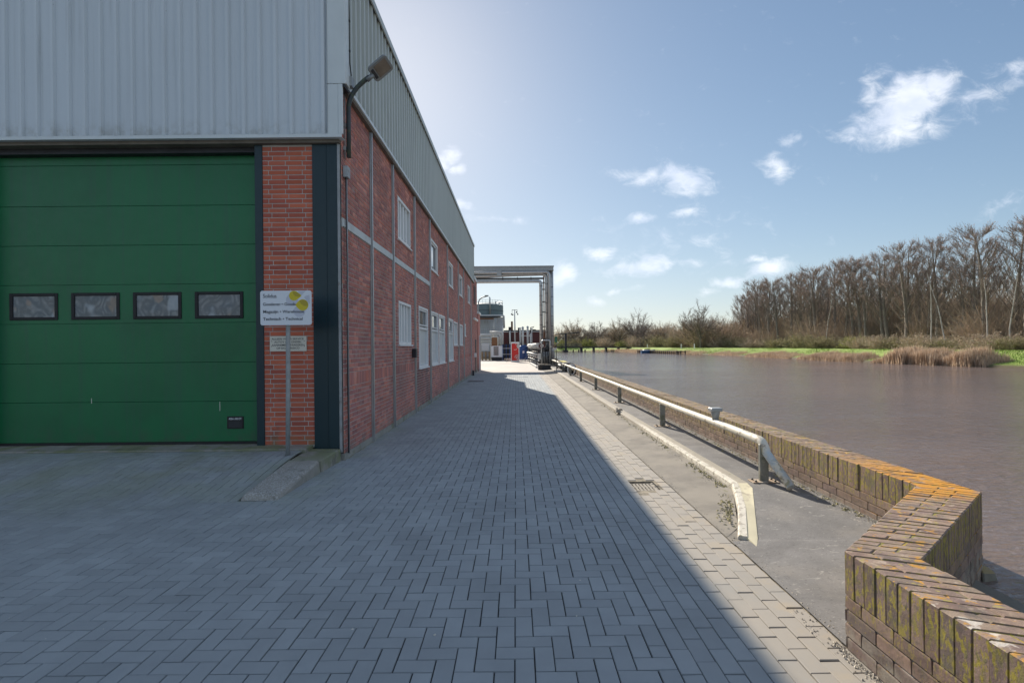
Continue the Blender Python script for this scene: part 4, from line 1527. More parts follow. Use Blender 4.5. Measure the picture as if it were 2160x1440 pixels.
# ---------------------------------------------------------------- signs
sg = empty('directory_sign', (-3.17, 7.02, .13), label='white direction board reading Solidus with yellow shapes on a grey post', cat='sign')
MB().tube([(0, 0, -.03), (.012, 0, .9), (.022, 0, 1.86), (.022, 0, 2.2)], .030, 14).build('post', M['galv_dull'], sg)
bw, bh = .70, .475
bx0, bz0 = -.335, 1.862
pts_ = []
rr = .03
for (cx, cz, s0) in ((bx0 + bw - rr, bz0 + bh - rr, 0), (bx0 + rr, bz0 + bh - rr, 90), (bx0 + rr, bz0 + rr, 180), (bx0 + bw - rr, bz0 + rr, 270)):
    for k in range(5):
        a_ = math.radians(s0 + k * 22.5)
        pts_.append((cx + rr * math.cos(a_), -.034, cz + rr * math.sin(a_)))
board = MB().prism(pts_, (0, -1, 0), .022).build('board', M['sign_white'], sg, bevel=.003)


def flat(name, poly, m, lift):
    y_ = -.0565 - lift
    b_ = MB()
    b_.add([(x_, y_, z_) for x_, z_ in poly], [tuple(range(len(poly)))])
    return b_.build(name, m, board)


def leaf(cx, cz, r_, tipang, tiplen, n_=26):
    """circle drawn out to a point in one direction"""
    P_ = []
    for k in range(n_):
        a_ = 2 * math.pi * k / n_
        d_ = (a_ - tipang + math.pi) % (2 * math.pi) - math.pi
        rad = r_
        if abs(d_) < .7:
            rad = r_ + (tiplen - r_) * max(0, 1 - abs(d_) / .7) ** 1.4
        P_.append((cx + rad * math.cos(a_), cz + rad * math.sin(a_)))
    return P_


def bpt(px, pz):   # fraction of the board
    return bx0 + px * bw, bz0 + (1 - pz) * bh


flat('emblem_shade', leaf(*bpt(.63, .27), .085, 3.0, .085), M['sign_grey'], .0002)
flat('emblem_shade', [bpt(.74, .015), bpt(.895, .015), bpt(.80, .16)], M['sign_grey'], .0003)
flat('emblem_shade', [bpt(.86, .20), bpt(.90, .15), bpt(.975, .13), bpt(.975, .40), bpt(.95, .36)], M['sign_grey'], .0003)
flat('emblem_shade', leaf(*bpt(.77, .60), .08, 3.0, .08), M['sign_grey'], .0002)
flat('emblem', leaf(*bpt(.665, .15), .068, math.radians(0), .104), M['yellow'], .0006)
flat('emblem', leaf(*bpt(.835, .42), .078, math.radians(180), .098), M['yellow'], .0006)
flat('emblem_fold', [bpt(.64, .03), bpt(.73, .05), bpt(.80, .14), bpt(.77, .18), bpt(.70, .17), bpt(.655, .11)], M['yellow_dark'], .0009)
flat('emblem_fold', [bpt(.77, .30), bpt(.83, .26), bpt(.90, .29), bpt(.945, .38), bpt(.93, .46), bpt(.86, .45), bpt(.80, .38)], M['yellow_dark'], .0009)
for (s_, px, pz, sz, wd, bd) in (('Solidus', .055, .205, .075, .265, .0002), ('Goederen \u2022 Goods', .055, .43, .056, .64, .0008),
                                 ('Magazijn \u2022 Warehouse', .055, .645, .056, .80, .0008), ('Technisch \u2022 Technical', .055, .855, .056, .775, .0008)):
    x_, z_ = bpt(px, pz)
    text_obj(s_, sz, M['ink'], board, (x_, -.0580, z_), bold=bd, fit=wd * bw, thick=.0003)
ns = empty('notice_plate', (-3.655, 7.542, 1.63), label='small cream notice plate in Dutch screwed to the red brick pier', cat='sign')
pl = MB().box(0, .545, -.008, 0, 0, .225).build('plate', M['sign_cream'], ns, bevel=.002)
for k, (s_, x_, wd) in enumerate((('ALLEEN VOOR SERVICE', .03, .475), ("AUTO'S VAN ONDER-", .07, .405), ('AANNEMERS PARKEREN', .03, .485), ('OP EIGEN RISICO', .10, .34))):
    text_obj(s_, .042, M['ink'], pl, (x_, -.0092, .170 - k * .0455), bold=.0002, fit=wd, thick=.0003)
for (x_, z_) in ((.03, .15), (.515, .15), (.03, .075), (.515, .075)):
    MB().box(x_ - .005, x_ + .005, -.011, -.008, z_ - .005, z_ + .005).build('screw', M['iron'], pl)

# ================================================================== YARD BEYOND THE LANE
def at(o, loc):
    o.location = loc
    return o


def thing(name, b, m, label, cat, group=None, bevel=0, shift=None):
    """one-mesh thing whose origin sits at its base"""
    xs = [v[0] for v in b.v]; ysn = [v[1] for v in b.v]; zs = [v[2] for v in b.v]
    c = Vector(((min(xs) + max(xs)) / 2, (min(ysn) + max(ysn)) / 2, min(zs)))
    b.v = [tuple(Vector(v) - c) for v in b.v]
    o = b.build(name, m, bevel=bevel, label=label, cat=cat, group=group)
    o.location = c
    return o


def root(name, loc, label, cat, group=None):
    return empty(name, loc, label=label, cat=cat, group=group)


def part(b, name, m, r, bevel=0, **kw):
    """b given in world coordinates, parented to root r"""
    c = r.location
    b.v = [tuple(Vector(v) - c) for v in b.v]
    return b.build(name, m, r, bevel=bevel, **kw)


# low brick annex at the far end of the warehouse
an = root('brick_annex', (-4, 34.2, 0), 'low brick annex with sloping pale coping at far end of the warehouse', 'annex')
part(MB().box(-9, -2.50, 34.0, 35.7, -.02, 3.85), 'wall', M['brick'], an)
part(MB().box(-9.1, -2.42, 33.92, 35.8, 3.855, 3.98), 'coping', M['trim'], an, bevel=.01)
part(MB().box(-2.50, -2.47, 34.55, 35.3, 0, 2.35), 'door', M['redbrick_far'], an)
part(MB().box(-2.50, -2.45, 34.5, 34.55, 0, 2.4).box(-2.50, -2.45, 35.3, 35.35, 0, 2.4).box(-2.50, -2.45, 34.55, 35.3, 2.35, 2.4), 'door_frame', M['trim'], an)

# curved lamp standing behind the annex
lp = root('street_lamp', (-2.69, 36.5, 0), 'thin curved grey street lamp rising behind the brick annex', 'street lamp')
part(MB().tube([(-2.69, 36.5, 0), (-2.69, 36.5, 4.5), (-2.66, 36.5, 4.85), (-2.55, 36.5, 5.06), (-2.38, 36.5, 5.18), (-1.98, 36.5, 5.29)], .045, 8), 'pole', M['galv_dull'], lp)
part(MB().box(-2.2, -1.93, 36.43, 36.57, 5.25, 5.33), 'lamp_head', M['lamp_metal'], lp)

# storage tank
tk = root('storage_tank', (-5.2, 83, 0), 'round storage tank with green upper shell and railed dome roof', 'tank')
part(MB().lathe([(3.2, 6.62), (3.2, 8.2)], (-5.2, 83, 0), 40), 'upper_shell', M['tank_green'], tk)
part(MB().lathe([(3.23, 8.18), (3.1, 8.3), (1.6, 8.62), (0, 8.75)], (-5.2, 83, 0), 40), 'roof', M['tank_green'], tk)
part(MB().lathe([(3.2, 0), (3.2, 6.2)], (-5.2, 83, 0), 40), 'lower_shell', M['tank_white'], tk)
part(MB().lathe([(3.34, 6.2), (3.34, 6.3), (3.2, 6.3)], (-5.2, 83, 0), 40).lathe([(3.25, 7.3), (3.25, 7.36)], (-5.2, 83, 0), 40), 'ring', M['dark'], tk)
b = MB()
for k in range(36):
    a_ = 2 * math.pi * k / 36
    b.bar((-5.2 + 3.1 * math.cos(a_), 83 + 3.1 * math.sin(a_), 8.2), (-5.2 + 3.1 * math.cos(a_), 83 + 3.1 * math.sin(a_), 9.0), .04, .04)
for zc in (8.6, 9.0):
    b.tube([(-5.2 + 3.1 * math.cos(2 * math.pi * k / 36), 83 + 3.1 * math.sin(2 * math.pi * k / 36), zc) for k in range(37)], .02, 4, caps=False)
part(b, 'railing', M['galv'], tk)
part(MB().tube([(-4.0, 79.7, 6.6), (-4.0, 79.7, 9.2), (-4.1, 79.8, 9.35)], .10, 8).box(-3.2, -3.0, 81, 81.3, 8.4, 8.8).box(-2.7, -2.55, 82, 82.3, 8.4, 8.65), 'vent_pipe', M['galv'], tk)

# pipe on a bridge in front of the tank
pb = root('tank_pipework', (-3.6, 77, 0), 'pale pipework and brown beam crossing in front of the storage tank', 'pipework')
part(MB().tube([(-8, 78, 6.35), (-1.95, 78, 6.35), (-1.80, 78, 6.2), (-1.76, 78, 4.4)], .15, 8), 'pipe', M['cream'], pb)
part(MB().box(-8, -3.3, 77.5, 77.8, 5.75, 5.98), 'beam', M['brown_clad'], pb)
part(MB().tube([(-3.3, 77.6, 5.9), (-3.3, 77.6, 3.0)], .12, 8), 'pipe', M['cream'], pb)
part(MB().box(-9, -2.3, 77, 79, 6.10, 6.2), 'walkway', M['dark'], pb)
b = MB()
for k in range(16):
    b.bar((-7 + k * .3, 72, 3.4), (-7 + k * .3, 72, 4.3), .04, .04)
b.bar((-7, 72, 4.3), (-2.5, 72, 4.3), .05, .05).bar((-7, 72, 3.9), (-2.5, 72, 3.9), .04, .04).box(-8, -2.4, 71.9, 74, 3.2, 3.4)
thing('walkway_platform', b, M['galv_dull'], 'railed grey walkway platform low in front of the storage tank', 'platform')
b = MB()
for zc, rr_ in ((3.0, .17), (2.62, .2), (2.25, .15), (1.9, .12)):
    b.tube([(-8, 62, zc), (-2.95, 62, zc)], rr_, 8)
for xx in (-6, -4.3, -3.1):
    b.box(xx - .06, xx + .06, 61.9, 62.1, -.02, 3.1)
thing('pipe_stack', b, M['cream'], 'stacked pale horizontal pipes left behind the white container on pallets', 'pipework')

# brown cabin with nested lagged pipes
thing('pump_cabin', MB().box(-3.09, -1.95, 64, 66, -.02, 2.85), M['brown_clad'], 'brown panelled pump cabin behind the white generator', 'cabin')
b = MB()
for (xa, xb, zt, zb, rr_) in ((-3.2, -1.62, 3.39, 1.6, .13), (-3.15, -1.91, 3.12, 1.6, .115), (-3.15, -2.17, 2.83, 1.6, .12)):
    b.tube([(xa, 62.6, zt), (xb - .2, 62.6, zt), (xb - .06, 62.6, zt - .06), (xb, 62.6, zt - .2), (xb, 62.6, zb)], rr_, 10)
thing('lagged_pipes', b, M['cream'], 'three nested cream elbow pipes bending down over the brown cabin', 'pipework')

# dark brick boiler house with its pipes
bh_ = root('boiler_house', (.8, 68, 0), 'low dark red brick boiler house with flat roof behind the pipes', 'building')
part(MB().box(-1.7, 4.2, 68, 76, -.02, 3.5), 'wall', M['redbrick_far'], bh_)
part(MB().box(-1.75, 4.25, 67.95, 76, 3.5, 3.62), 'parapet', M['cream'], bh_)
part(MB().box(-1.6, 4.2, 68.2, 75.8, 3.63, 3.78), 'roof', M['dark'], bh_)
part(MB().box(-.66, -.38, 71.6, 72.2, 3.7, 5.13), 'chimney', M['brown_clad'], bh_)
part(MB().tube([(2.0, 67.5, 3.4), (2.0, 67.5, 4.1), (2.45, 67.5, 4.2), (2.15, 67.5, 3.85), (2.7, 67.5, 3.75)], .07, 8), 'bent_vent', M['dark'], bh_)
part(MB().box(-.95, -.6, 67.7, 67.95, 1.0, 4.2).box(.3, .5, 67.8, 67.95, 3.5, 4.1).box(3.4, 3.6, 67.8, 67.95, 2.0, 4.0), 'flue_box', M['dark'], bh_)
PIP = [(-.72, 3.55, 1.5, .095, 'short pale vertical pipe left of the red cabinet'), (.89, 4.05, 1.6, .15, 'thick capped pale pipe directly behind the blue tank'),
       (1.51, 4.12, 1.6, .135, 'tallest capped pale pipe right of the blue tank'), (1.86, 3.2, 1.6, .095, 'short pale pipe beside the tallest capped pipe'),
       (.57, 3.95, 3.0, .10, 'short upper pale pipe above the blue tank'), (2.03, 3.85, 1.8, .06, 'thin pale pipe nearest the gantry legs'),
       (-1.61, 4.2, 1.6, .065, 'thin pale pipe rising behind the white generator')]
for (xp, zt, zb, rr_, lab) in PIP:
    p = root('vertical_pipe', (xp, 64, 0), lab, 'pipe', 'pale vertical pipes at the boiler house')
    part(MB().tube([(xp, 64, min(zb, 1.0)), (xp, 64, zt - .12)], rr_, 10), 'pipe', M['cream'], p)
    part(MB().lathe([(rr_ * 1.15, 0), (rr_ * 1.15, .08), (.01, .22)], (xp, 64, zt - .14), 10), 'cap', M['galv'], p)
    part(MB().box(xp - .1, xp + .1, 64.05, 68, 2.2, 2.26), 'bracket', M['dark'], p)
b = MB().tube([(.57, 64, 3.02), (.75, 64, 2.92), (2.0, 64, 2.90)], .05, 8)
thing('cross_pipe', b, M['cream'], 'thin horizontal pipe linking the pale vertical pipes', 'pipe')

# lamp mast
ms = root('light_mast', (-.08, 60, 0), 'slim mast with four hanging floodlights on a T-bar', 'light mast')
part(MB().tube([(-.08, 60, 0), (-.09, 60, 3.8), (-.10, 60, 5.92)], .1, 8, rs=[.11, .08, .045]), 'pole', M['galv'], ms)
part(MB().bar((-.43, 60, 5.92), (.23, 60, 5.92), .05, .05).bar((-.40, 60, 5.92), (-.40, 60, 5.5), .04, .04).bar((.20, 60, 5.92), (.20, 60, 5.5), .04, .04), 'crossbar', M['dark'], ms)
for (xx, zc) in ((-.46, 5.42), (-.32, 5.36), (.12, 5.66), (.26, 5.42)):
    part(MB().box(xx - .07, xx + .07, 59.9, 60.1, zc - .09, zc + .07), 'floodlight', M['dark'], ms)

# generator, blue frame, blue tank, red cabinet, container on pallets
ge = root('generator', (-2.2, 58.5, 0), 'white louvred generator box on a dark base by the brown cabin', 'generator')
part(MB().box(-2.82, -1.58, 58, 60, .40, 1.68), 'housing', M['white'], ge, bevel=.02)
part(MB().box(-2.78, -1.62, 58.02, 60, .02, .395), 'base', M['dark'], ge)
for k in range(9):
    part(MB().box(-2.54, -1.98, 57.96, 57.995, .62 + k * .115, .68 + k * .115), 'louvre', M['dark'], ge)
fr = root('steel_frame', (-1.1, 60.5, 0), 'blue steel frame with pipes between generator and red cabinet', 'frame')
for xx in (-1.55, -1.15, -.75):
    part(MB().box(xx - .05, xx + .05, 60.4, 60.5, 0, 1.85), 'upright', M['blue'], fr)
for zc_ in (1.35, .65):
    part(MB().box(-1.65, -.6, 60.37, 60.395, zc_, zc_ + .07), 'beam', M['galv'], fr)
part(MB().box(-1.6, -.6, 60.8, 61.6, .0, 1.9), 'machine', M['dark'], fr)
bt = root('blue_tank', (.85, 57, 0), 'round dark blue tank to the right of the red cabinet', 'tank')
part(MB().lathe([(.42, .08), (.5, .2), (.5, 1.5), (.42, 1.68), (0, 1.78)], (.85, 57, 0), 20), 'shell', M['blue'], bt)
part(MB().box(.75, .95, 56.42, 56.49, .85, 1.1), 'label_plate', M['sign_white'], bt)
part(MB().tube([(.6, 57, 1.7), (.6, 57, 2.1)], .08, 8).tube([(1.05, 57, 1.6), (1.05, 57, 1.95)], .09, 8), 'nozzle', M['dark'], bt)
cab = root('red_cabinet', (-.07, 53, 0), 'red panel with white chevrons in a white frame standing in the yard', 'display panel')
part(MB().box(-.52, -.44, 52.9, 53.3, .0, 2.08).box(.29, .37, 52.9, 53.3, 0, 2.08).box(-.44, .29, 52.9, 53.3, 1.92, 2.08).box(-.44, .29, 52.9, 53.3, .0, .15), 'frame', M['white'], cab)
pn = part(MB().box(-.44, .29, 52.97, 53.2, .15, 1.92), 'panel', M['red'], cab)


def chev(pts):
    return part(MB().add(None, None) if False else _pl(pts), 'chevron', M['cream'], cab)


def _pl(pts):
    b_ = MB()
    b_.add([(x_, 52.965, z_) for x_, z_ in pts], [tuple(range(len(pts)))])
    return b_


chev([(-.02, 1.92), (.06, 1.92), (.01, 1.80), (-.03, 1.76)])
chev([(.14, 1.92), (.29, 1.92), (.29, 1.48), (.22, 1.38), (.08, 1.60), (.10, 1.72)])
chev([(-.22, 1.30), (.02, 1.30), (.10, 1.42), (.12, 1.38), (.04, 1.25), (-.20, 1.25)])
chev([(-.15, .45), (-.10, .62), (.02, .72), (.29, .74), (.29, .68), (.04, .66), (-.05, .58), (-.10, .42)])
chev([(-.03, .33), (.02, .50), (.10, .58), (.29, .60), (.29, .50), (.14, .48), (.08, .42), (.05, .30)])
chev([(.10, .25), (.14, .38), (.29, .42), (.29, .30), (.20, .28), (.16, .16), (.10, .16)])
ic = root('container_tank', (-3.55, 60, 0), 'white caged liquid container standing on a pallet stack', 'container')
part(MB().box(-4.0, -3.16, 59.7, 60.6, 1.12, 2.0), 'body', M['white'], ic, bevel=.04)
b = MB()
for k in range(8):
    xx = -4.0 + k * .12
    b.bar((xx, 59.67, 1.1), (xx, 59.67, 2.0), .02, .02)
for zc in (1.3, 1.6, 1.9):
    b.bar((-4.0, 59.66, zc), (-3.16, 59.66, zc), .02, .02)
part(b, 'cage', M['galv'], ic)


def pallet(x0, y0, z0, lab):
    r = root('pallet', (x0 + .5, y0, z0), lab, 'pallet', 'wooden pallets stacked under the white container')
    for k in range(5):
        part(MB().box(x0, x0 + 1.0, y0 + k * .17, y0 + k * .17 + .12, z0 + .115, z0 + .14), 'top_board', M['wood'], r)
    for k in range(3):
        xx = x0 + k * .43
        part(MB().box(xx, xx + .14, y0, y0 + .8, z0 + .02, z0 + .114), 'block', M['wood'], r)
    part(MB().box(x0, x0 + 1.0, y0, y0 + .1, z0, z0 + .019), 'bottom_board', M['wood'], r)


for k in range(7):
    pallet(-4.05 + rnd.uniform(-.03, .03), 59.7, k * .145, ['lowest pallet of the stack, resting on the yard', 'second pallet from the ground in the stack', 'third pallet from the ground in the stack',
           'middle pallet of the stack under the white container', 'third pallet from the top of the stack', 'second pallet below the white container', 'top pallet directly under the white container'][k])

b = MB()
for k in range(40):
    cx, cz = rnd.uniform(-1.35, -.55), rnd.uniform(.05, .28)
    b.box(cx - .06, cx + .06, 55.2 + rnd.uniform(-.2, .2), 55.5, cz - .04, cz + .05)
thing('scrap_heap', b, M['grit'], 'small heap of pale rubble left of the red panel foot', 'rubble')
b = MB().bar((-1.0, 53.6, .32), (-.5, 53.6, .32), .05, .05).bar((.37, 53.6, .22), (1.0, 53.6, .22), .05, .05).bar((.98, 53.6, -.02), (.98, 53.6, .42), .05, .05).bar((-1.0, 53.6, -.02), (-1.0, 53.6, .34), .05, .05)
b.bar((-1.0, 53.6, .06), (.98, 53.6, .06), .05, .05)
thing('low_barrier', b, M['galv'], 'low grey tube barrier running behind the red panel foot', 'barrier')

# pipe run along the quay, with the lagged vessel and warning disc
pr = root('pipe_run', (1.8, 46, 0), 'long run of stacked pipes on trestles along the quay edge', 'pipework')
part(MB().tube([(1.55, 57, 1.62), (2.25, 45, 1.62)], .30, 12), 'lagged_pipe', M['cream'], pr)
for k in range(10):
    y_ = 56 - k * 1.1
    x_ = 1.55 + (57 - y_) / 12 * .7
    part(MB().tube([(x_, y_, 1.62), (x_ + .006, y_ - .12, 1.62)], .315, 12), 'strap', M['dark'], pr)
for (xa, xb, zc, rr_, mm) in ((1.25, 1.75, .95, .09, 'cream'), (1.35, 1.85, .72, .13, 'cream'), (1.3, 1.8, .42, .07, 'galv_dull'), (1.5, 2.0, .25, .10, 'dark'), (1.55, 2.05, 1.1, .05, 'dark'), (1.7, 2.2, .55, .08, 'dark')):
    part(MB().tube([(xa, 56, zc), (xb, 42, zc)], rr_, 8), 'pipe', M[mm], pr)
for y_ in (54, 51.5, 49, 46.5, 44, 42.3):
    x_ = 1.25 + (56 - y_) / 14 * .5
    part(MB().box(x_ - .06, x_ - .0, y_ - .05, y_ + .05, -.02, 1.4).box(x_ + .75, x_ + .82, y_ - .05, y_ + .05, -.02, 1.4).box(x_, x_ + .75, y_ - .05, y_ + .05, 1.28, 1.34), 'trestle', M['dark'], pr)
wd = root('warning_disc', (2.28, 44, 0), 'round brownish prohibition disc in front of the lagged pipe end', 'sign')
part(MB().tube([(2.28, 44.05, 1.64), (2.28, 44.0, 1.64)], .27, 20), 'disc', M['redbrick_far'], wd)
part(MB().tube([(2.28, 43.99, 1.66), (2.28, 43.985, 1.66)], .15, 16), 'disc_face', M['sign_cream'], wd)
part(MB().bar((2.18, 43.98, 1.76), (2.38, 43.98, 1.56), .03, .01), 'slash', M['redbrick_far'], wd)
part(MB().box(2.26, 2.30, 44.06, 44.1, 0, 1.9), 'post', M['galv_dull'], wd)

va = root('valve_station', (2.4, 40, 0), 'black valve station under a bent grey pipe frame at the gantry foot', 'valves')
part(MB().tube([(2.03, 40, .2), (2.03, 40, 1.98), (2.07, 40, 2.05), (2.14, 40, 2.08), (2.60, 40, 2.08), (2.67, 40, 2.05), (2.71, 40, 1.98), (2.71, 40, .2)], .055, 8), 'pipe_frame', M['galv'], va)
part(MB().box(1.76, 1.97, 39.8, 40, .60, 1.06), 'grey_box', M['cream'], va)
b = MB()
for k in range(26):
    x_, z_ = rnd.uniform(2.1, 2.75), rnd.uniform(.25, 1.7)
    if rnd.random() < .5:
        b.tube([(x_, 40.4, z_), (x_ + rnd.uniform(-.3, .3), 40.5, z_ + rnd.uniform(-.4, .4))], rnd.uniform(.04, .10), 7)
    else:
        s_ = rnd.uniform(.05, .13)
        b.box(x_ - s_, x_ + s_, 40.3, 40.6, z_ - s_, z_ + s_)
b.box(2.1, 2.8, 40.7, 41.0, 0, 1.5)
part(b, 'valve_body', M['dark'], va)
for k in range(5):
    x_ = 2.12 + k * .13
    part(MB().tube([(x_, 40.2, .3), (x_ + .03, 40.15, .7 + .15 * (k % 2)), (x_ + .05, 40.2, 1.2)], .018, 6), 'pipe', M['galv'], va)

pl = root('planter', (1.96, 35, 0), 'octagonal mossy concrete trough filled with pale stones by the quay', 'trough')
b = MB()
rim = [(1.53, 34.9), (1.75, 34.72), (2.18, 34.72), (2.40, 34.9), (2.40, 35.5), (2.18, 35.7), (1.75, 35.7), (1.53, 35.5)]
vs = [(x_, y_, -.02) for x_, y_ in rim] + [(x_, y_, .35) for x_, y_ in rim] + [(1.965 + (x_ - 1.965) * .88, 35.2 + (y_ - 35.2) * .88, .35) for x_, y_ in rim] + [(1.965 + (x_ - 1.965) * .86, 35.2 + (y_ - 35.2) * .86, .28) for x_, y_ in rim]
fs = []
for l_ in range(3):
    fs += [(l_ * 8 + k, l_ * 8 + (k + 1) % 8, l_ * 8 + 8 + (k + 1) % 8, l_ * 8 + 8 + k) for k in range(8)]
fs.append(tuple(range(24, 32)))
b.add(vs, fs)
part(b, 'basin', M['dark'], pl)
b = MB()
for k in range(70):
    x_, y_ = rnd.uniform(1.62, 2.3), rnd.uniform(34.85, 35.5)
    s_ = rnd.uniform(.025, .05)
    b.box(x_ - s_, x_ + s_, y_ - s_, y_ + s_, .27, .33 + rnd.uniform(0, .10))
part(b, 'stones', M['grit'], pl, kind='stuff')

# pipe bridge (gantry)
ga = root('pipe_gantry', (2.9, 45, 0), 'tall pipe gantry with galvanised legs carrying pipes across the lane', 'pipe bridge')
part(MB().box(-8, 3.42, 44.6, 45.4, 8.62, 8.70).box(-8, 3.38, 44.66, 44.74, 8.30, 8.62).box(-8, 3.38, 45.26, 45.34, 8.30, 8.62).box(-8, 3.40, 44.6, 45.4, 8.27, 8.30), 'top_beam', M['galv_dull'], ga)
part(MB().tube([(-8, 44.6, 8.12), (2.75, 44.6, 8.12), (2.93, 44.6, 8.05), (3.0, 44.6, 7.9), (3.0, 44.7, 0)], .13, 12), 'pipe', M['galv'], ga)
part(MB().tube([(-8, 44.95, 7.88), (-2.5, 44.95, 7.88), (0, 44.95, 7.98), (2.4, 44.95, 8.02), (2.72, 44.95, 7.9), (2.8, 44.95, 7.6), (2.8, 44.95, 0)], .17, 12), 'pipe', M['galv'], ga)
part(MB().box(-8, 2.5, 45.0, 45.4, 7.60, 7.72), 'beam', M['dark'], ga)
part(MB().tube([(-8, 44.8, 7.36), (2.05, 44.8, 7.36), (2.2, 44.8, 7.30), (2.27, 44.8, 7.12), (2.27, 44.8, 0)], .15, 12), 'pipe', M['galv'], ga)
part(MB().tube([(3.19, 44.9, 8.3), (3.19, 44.9, 0)], .15, 12).tube([(3.19, 44.9, 8.55), (3.19, 44.9, 8.3)], .06, 12), 'leg_pipe', M['galv'], ga)
part(MB().tube([(3.36, 45.1, 8.2), (3.36, 45.1, 0)], .035, 8), 'conduit', M['galv'], ga)
part(MB().box(2.50, 2.60, 45.2, 45.4, 0, 8.3), 'column', M['brown_clad'], ga)
part(MB().box(3.0, 3.1, 45.3, 45.5, 0, 8.3), 'column', M['dark'], ga)
part(MB().box(2.13, 2.17, 44.9, 45.1, 0, 7.3), 'column', M['brown_clad'], ga)
for zc in [.9 + .86 * k for k in range(8)]:
    part(MB().tube([(2.27, 44.8, zc), (2.27, 44.8, zc + .04)], .16, 12).tube([(2.8, 44.95, zc + .2), (2.8, 44.95, zc + .24)], .18, 12).tube([(3.19, 44.9, zc - .1), (3.19, 44.9, zc - .06)], .16, 12), 'joint_ring', M['dark'], ga)
for zc in (2.2, 3.3, 4.6, 5.5, 6.6, 7.2):
    part(MB().box(2.40, 2.62, 44.9, 45.0, zc, zc + .09), 'bracket', M['dark'], ga)
for xx in (-6, -3.6, -1.1, .2, 1.4):
    part(MB().box(xx - .03, xx + .03, 44.8, 45.0, 7.4, 7.75), 'hanger', M['dark'], ga)
part(MB().box(-1.6, -1.2, 44.42, 44.75, 7.78, 8.28), 'bracket', M['galv_dull'], ga)

# climbing guard on the river side of the gantry, green mark, far posts
b = MB()
for k in range(8):
    t = k / 7
    b.tube([(3.0, 42, .4 + t * 1.0), (3.22, 42, .4 + t * .95), (3.28 - .2 * t * t, 42.6, .4 + t * .9)], .015, 5)
for k in range(7):
    t = k / 6
    x_ = 2.98 + .30 * t
    b.tube([(x_, 42.0 + .4 * t, .3), (x_, 42 + .4 * t, 1.1), (x_ - .12 * t, 42 + .4 * t, 1.5 - .25 * t)], .015, 5)
thing('climbing_guard', b, M['galv_dull'], 'curved grey mesh climbing guard at the quay edge below the gantry', 'fence')
gs = root('navigation_sign', (2.48, 31, .1), 'green navigation board on a thin dark pole beside the guard rail', 'sign')
part(MB().tube([(2.48, 31, .09), (2.48, 31, 2.22)], .02, 8), 'pole', M['dark'], gs)
part(MB().box(2.38, 2.54, 30.93, 30.96, 1.87, 2.21), 'board', mat('green_board', (0.01, 0.16, 0.085), .4), gs)
part(MB().bar((2.42, 30.925, 1.95), (2.50, 30.925, 2.03), .012, .004).bar((2.50, 30.925, 2.03), (2.42, 30.925, 2.12), .012, .004), 'mark', M['white_ink'], gs)
part(MB().prism([(2.26, 30.95, 1.54), (2.52, 30.95, 1.54), (2.44, 30.95, 1.37), (2.34, 30.95, 1.37)], (0, 1, 0), .1), 'pale_hopper', M['sign_cream'], gs)
part(MB().box(2.30, 2.36, 30.93, 31.0, 1.55, 1.72).box(2.40, 2.45, 30.93, 31.0, 1.55, 1.70), 'lamp_box', M['redbrick_far'], gs)
b = MB()
b.tube([(3.10, 40, .22), (3.12, 34, .24), (3.10, 29.5, .22), (3.05, 27.8, .18)], .13, 10)
thing('black_hose', b, M['black'], 'thick black hose lying along the foot of the flood wall', 'hose')
b = MB().tube([(3.02 + .0 * k, 27.0 + .06 * math.cos(k * math.pi / 10), .36 + .27 * math.sin(k * math.pi / 10)) for k in range(21)], .035, 8)
b.v = [(v[0] + (v[2] - .36) * .15, v[1] + (v[2] - .36) * .4, v[2]) for v in b.v]
vs0 = MB()
for k in range(25):
    pass
ring = MB().tube([(2.98 + .20 * math.cos(k * math.pi / 12), 27.2, .36 + .26 * math.sin(k * math.pi / 12)) for k in range(25)], .035, 8, caps=False)
ring.tube([(3.03 + .20 * math.cos(k * math.pi / 12), 27.3, .36 + .26 * math.sin(k * math.pi / 12)) for k in range(25)], .045, 8, m=1, caps=False)
thing('hose_ring', ring, [M['white'], M['black']], 'white and black ring leaning on the flood wall behind a rail post', 'ring')
for k, yy_ in enumerate((28.6, 30.2, 31.9, 33.4)):
    thing('bollard_post', MB().box(2.94, 3.02, yy_ - .04, yy_ + .04, .09, .52), M['dark'],
          ['short dark post nearest the white ring behind the rail', 'short dark post just right of the green sign pole', 'short dark post just behind the green sign pole', 'short dark post farthest along by the gantry'][k], 'post', 'short dark posts behind the rail')
thing('gutter_shoe', MB().box(-2.50, -2.40, 29.0, 29.25, 0, .28), M['dark'], 'dark downpipe shoe at the wall foot near the far end', 'downpipe shoe')
thing('manhole_cover', MB().box(-2.3, -1.55, 23.9, 24.6, .004, .012), M['dark'], 'flat dark metal cover in the paving near the far wall foot', 'manhole cover')
b = MB().bar((1.32, 46, .06), (1.55, 38, .06), .14, .18)
thing('pipe_kerb', b, M['cream'], 'pale diagonal kerb beam along the yard side of the pipe run', 'kerb')

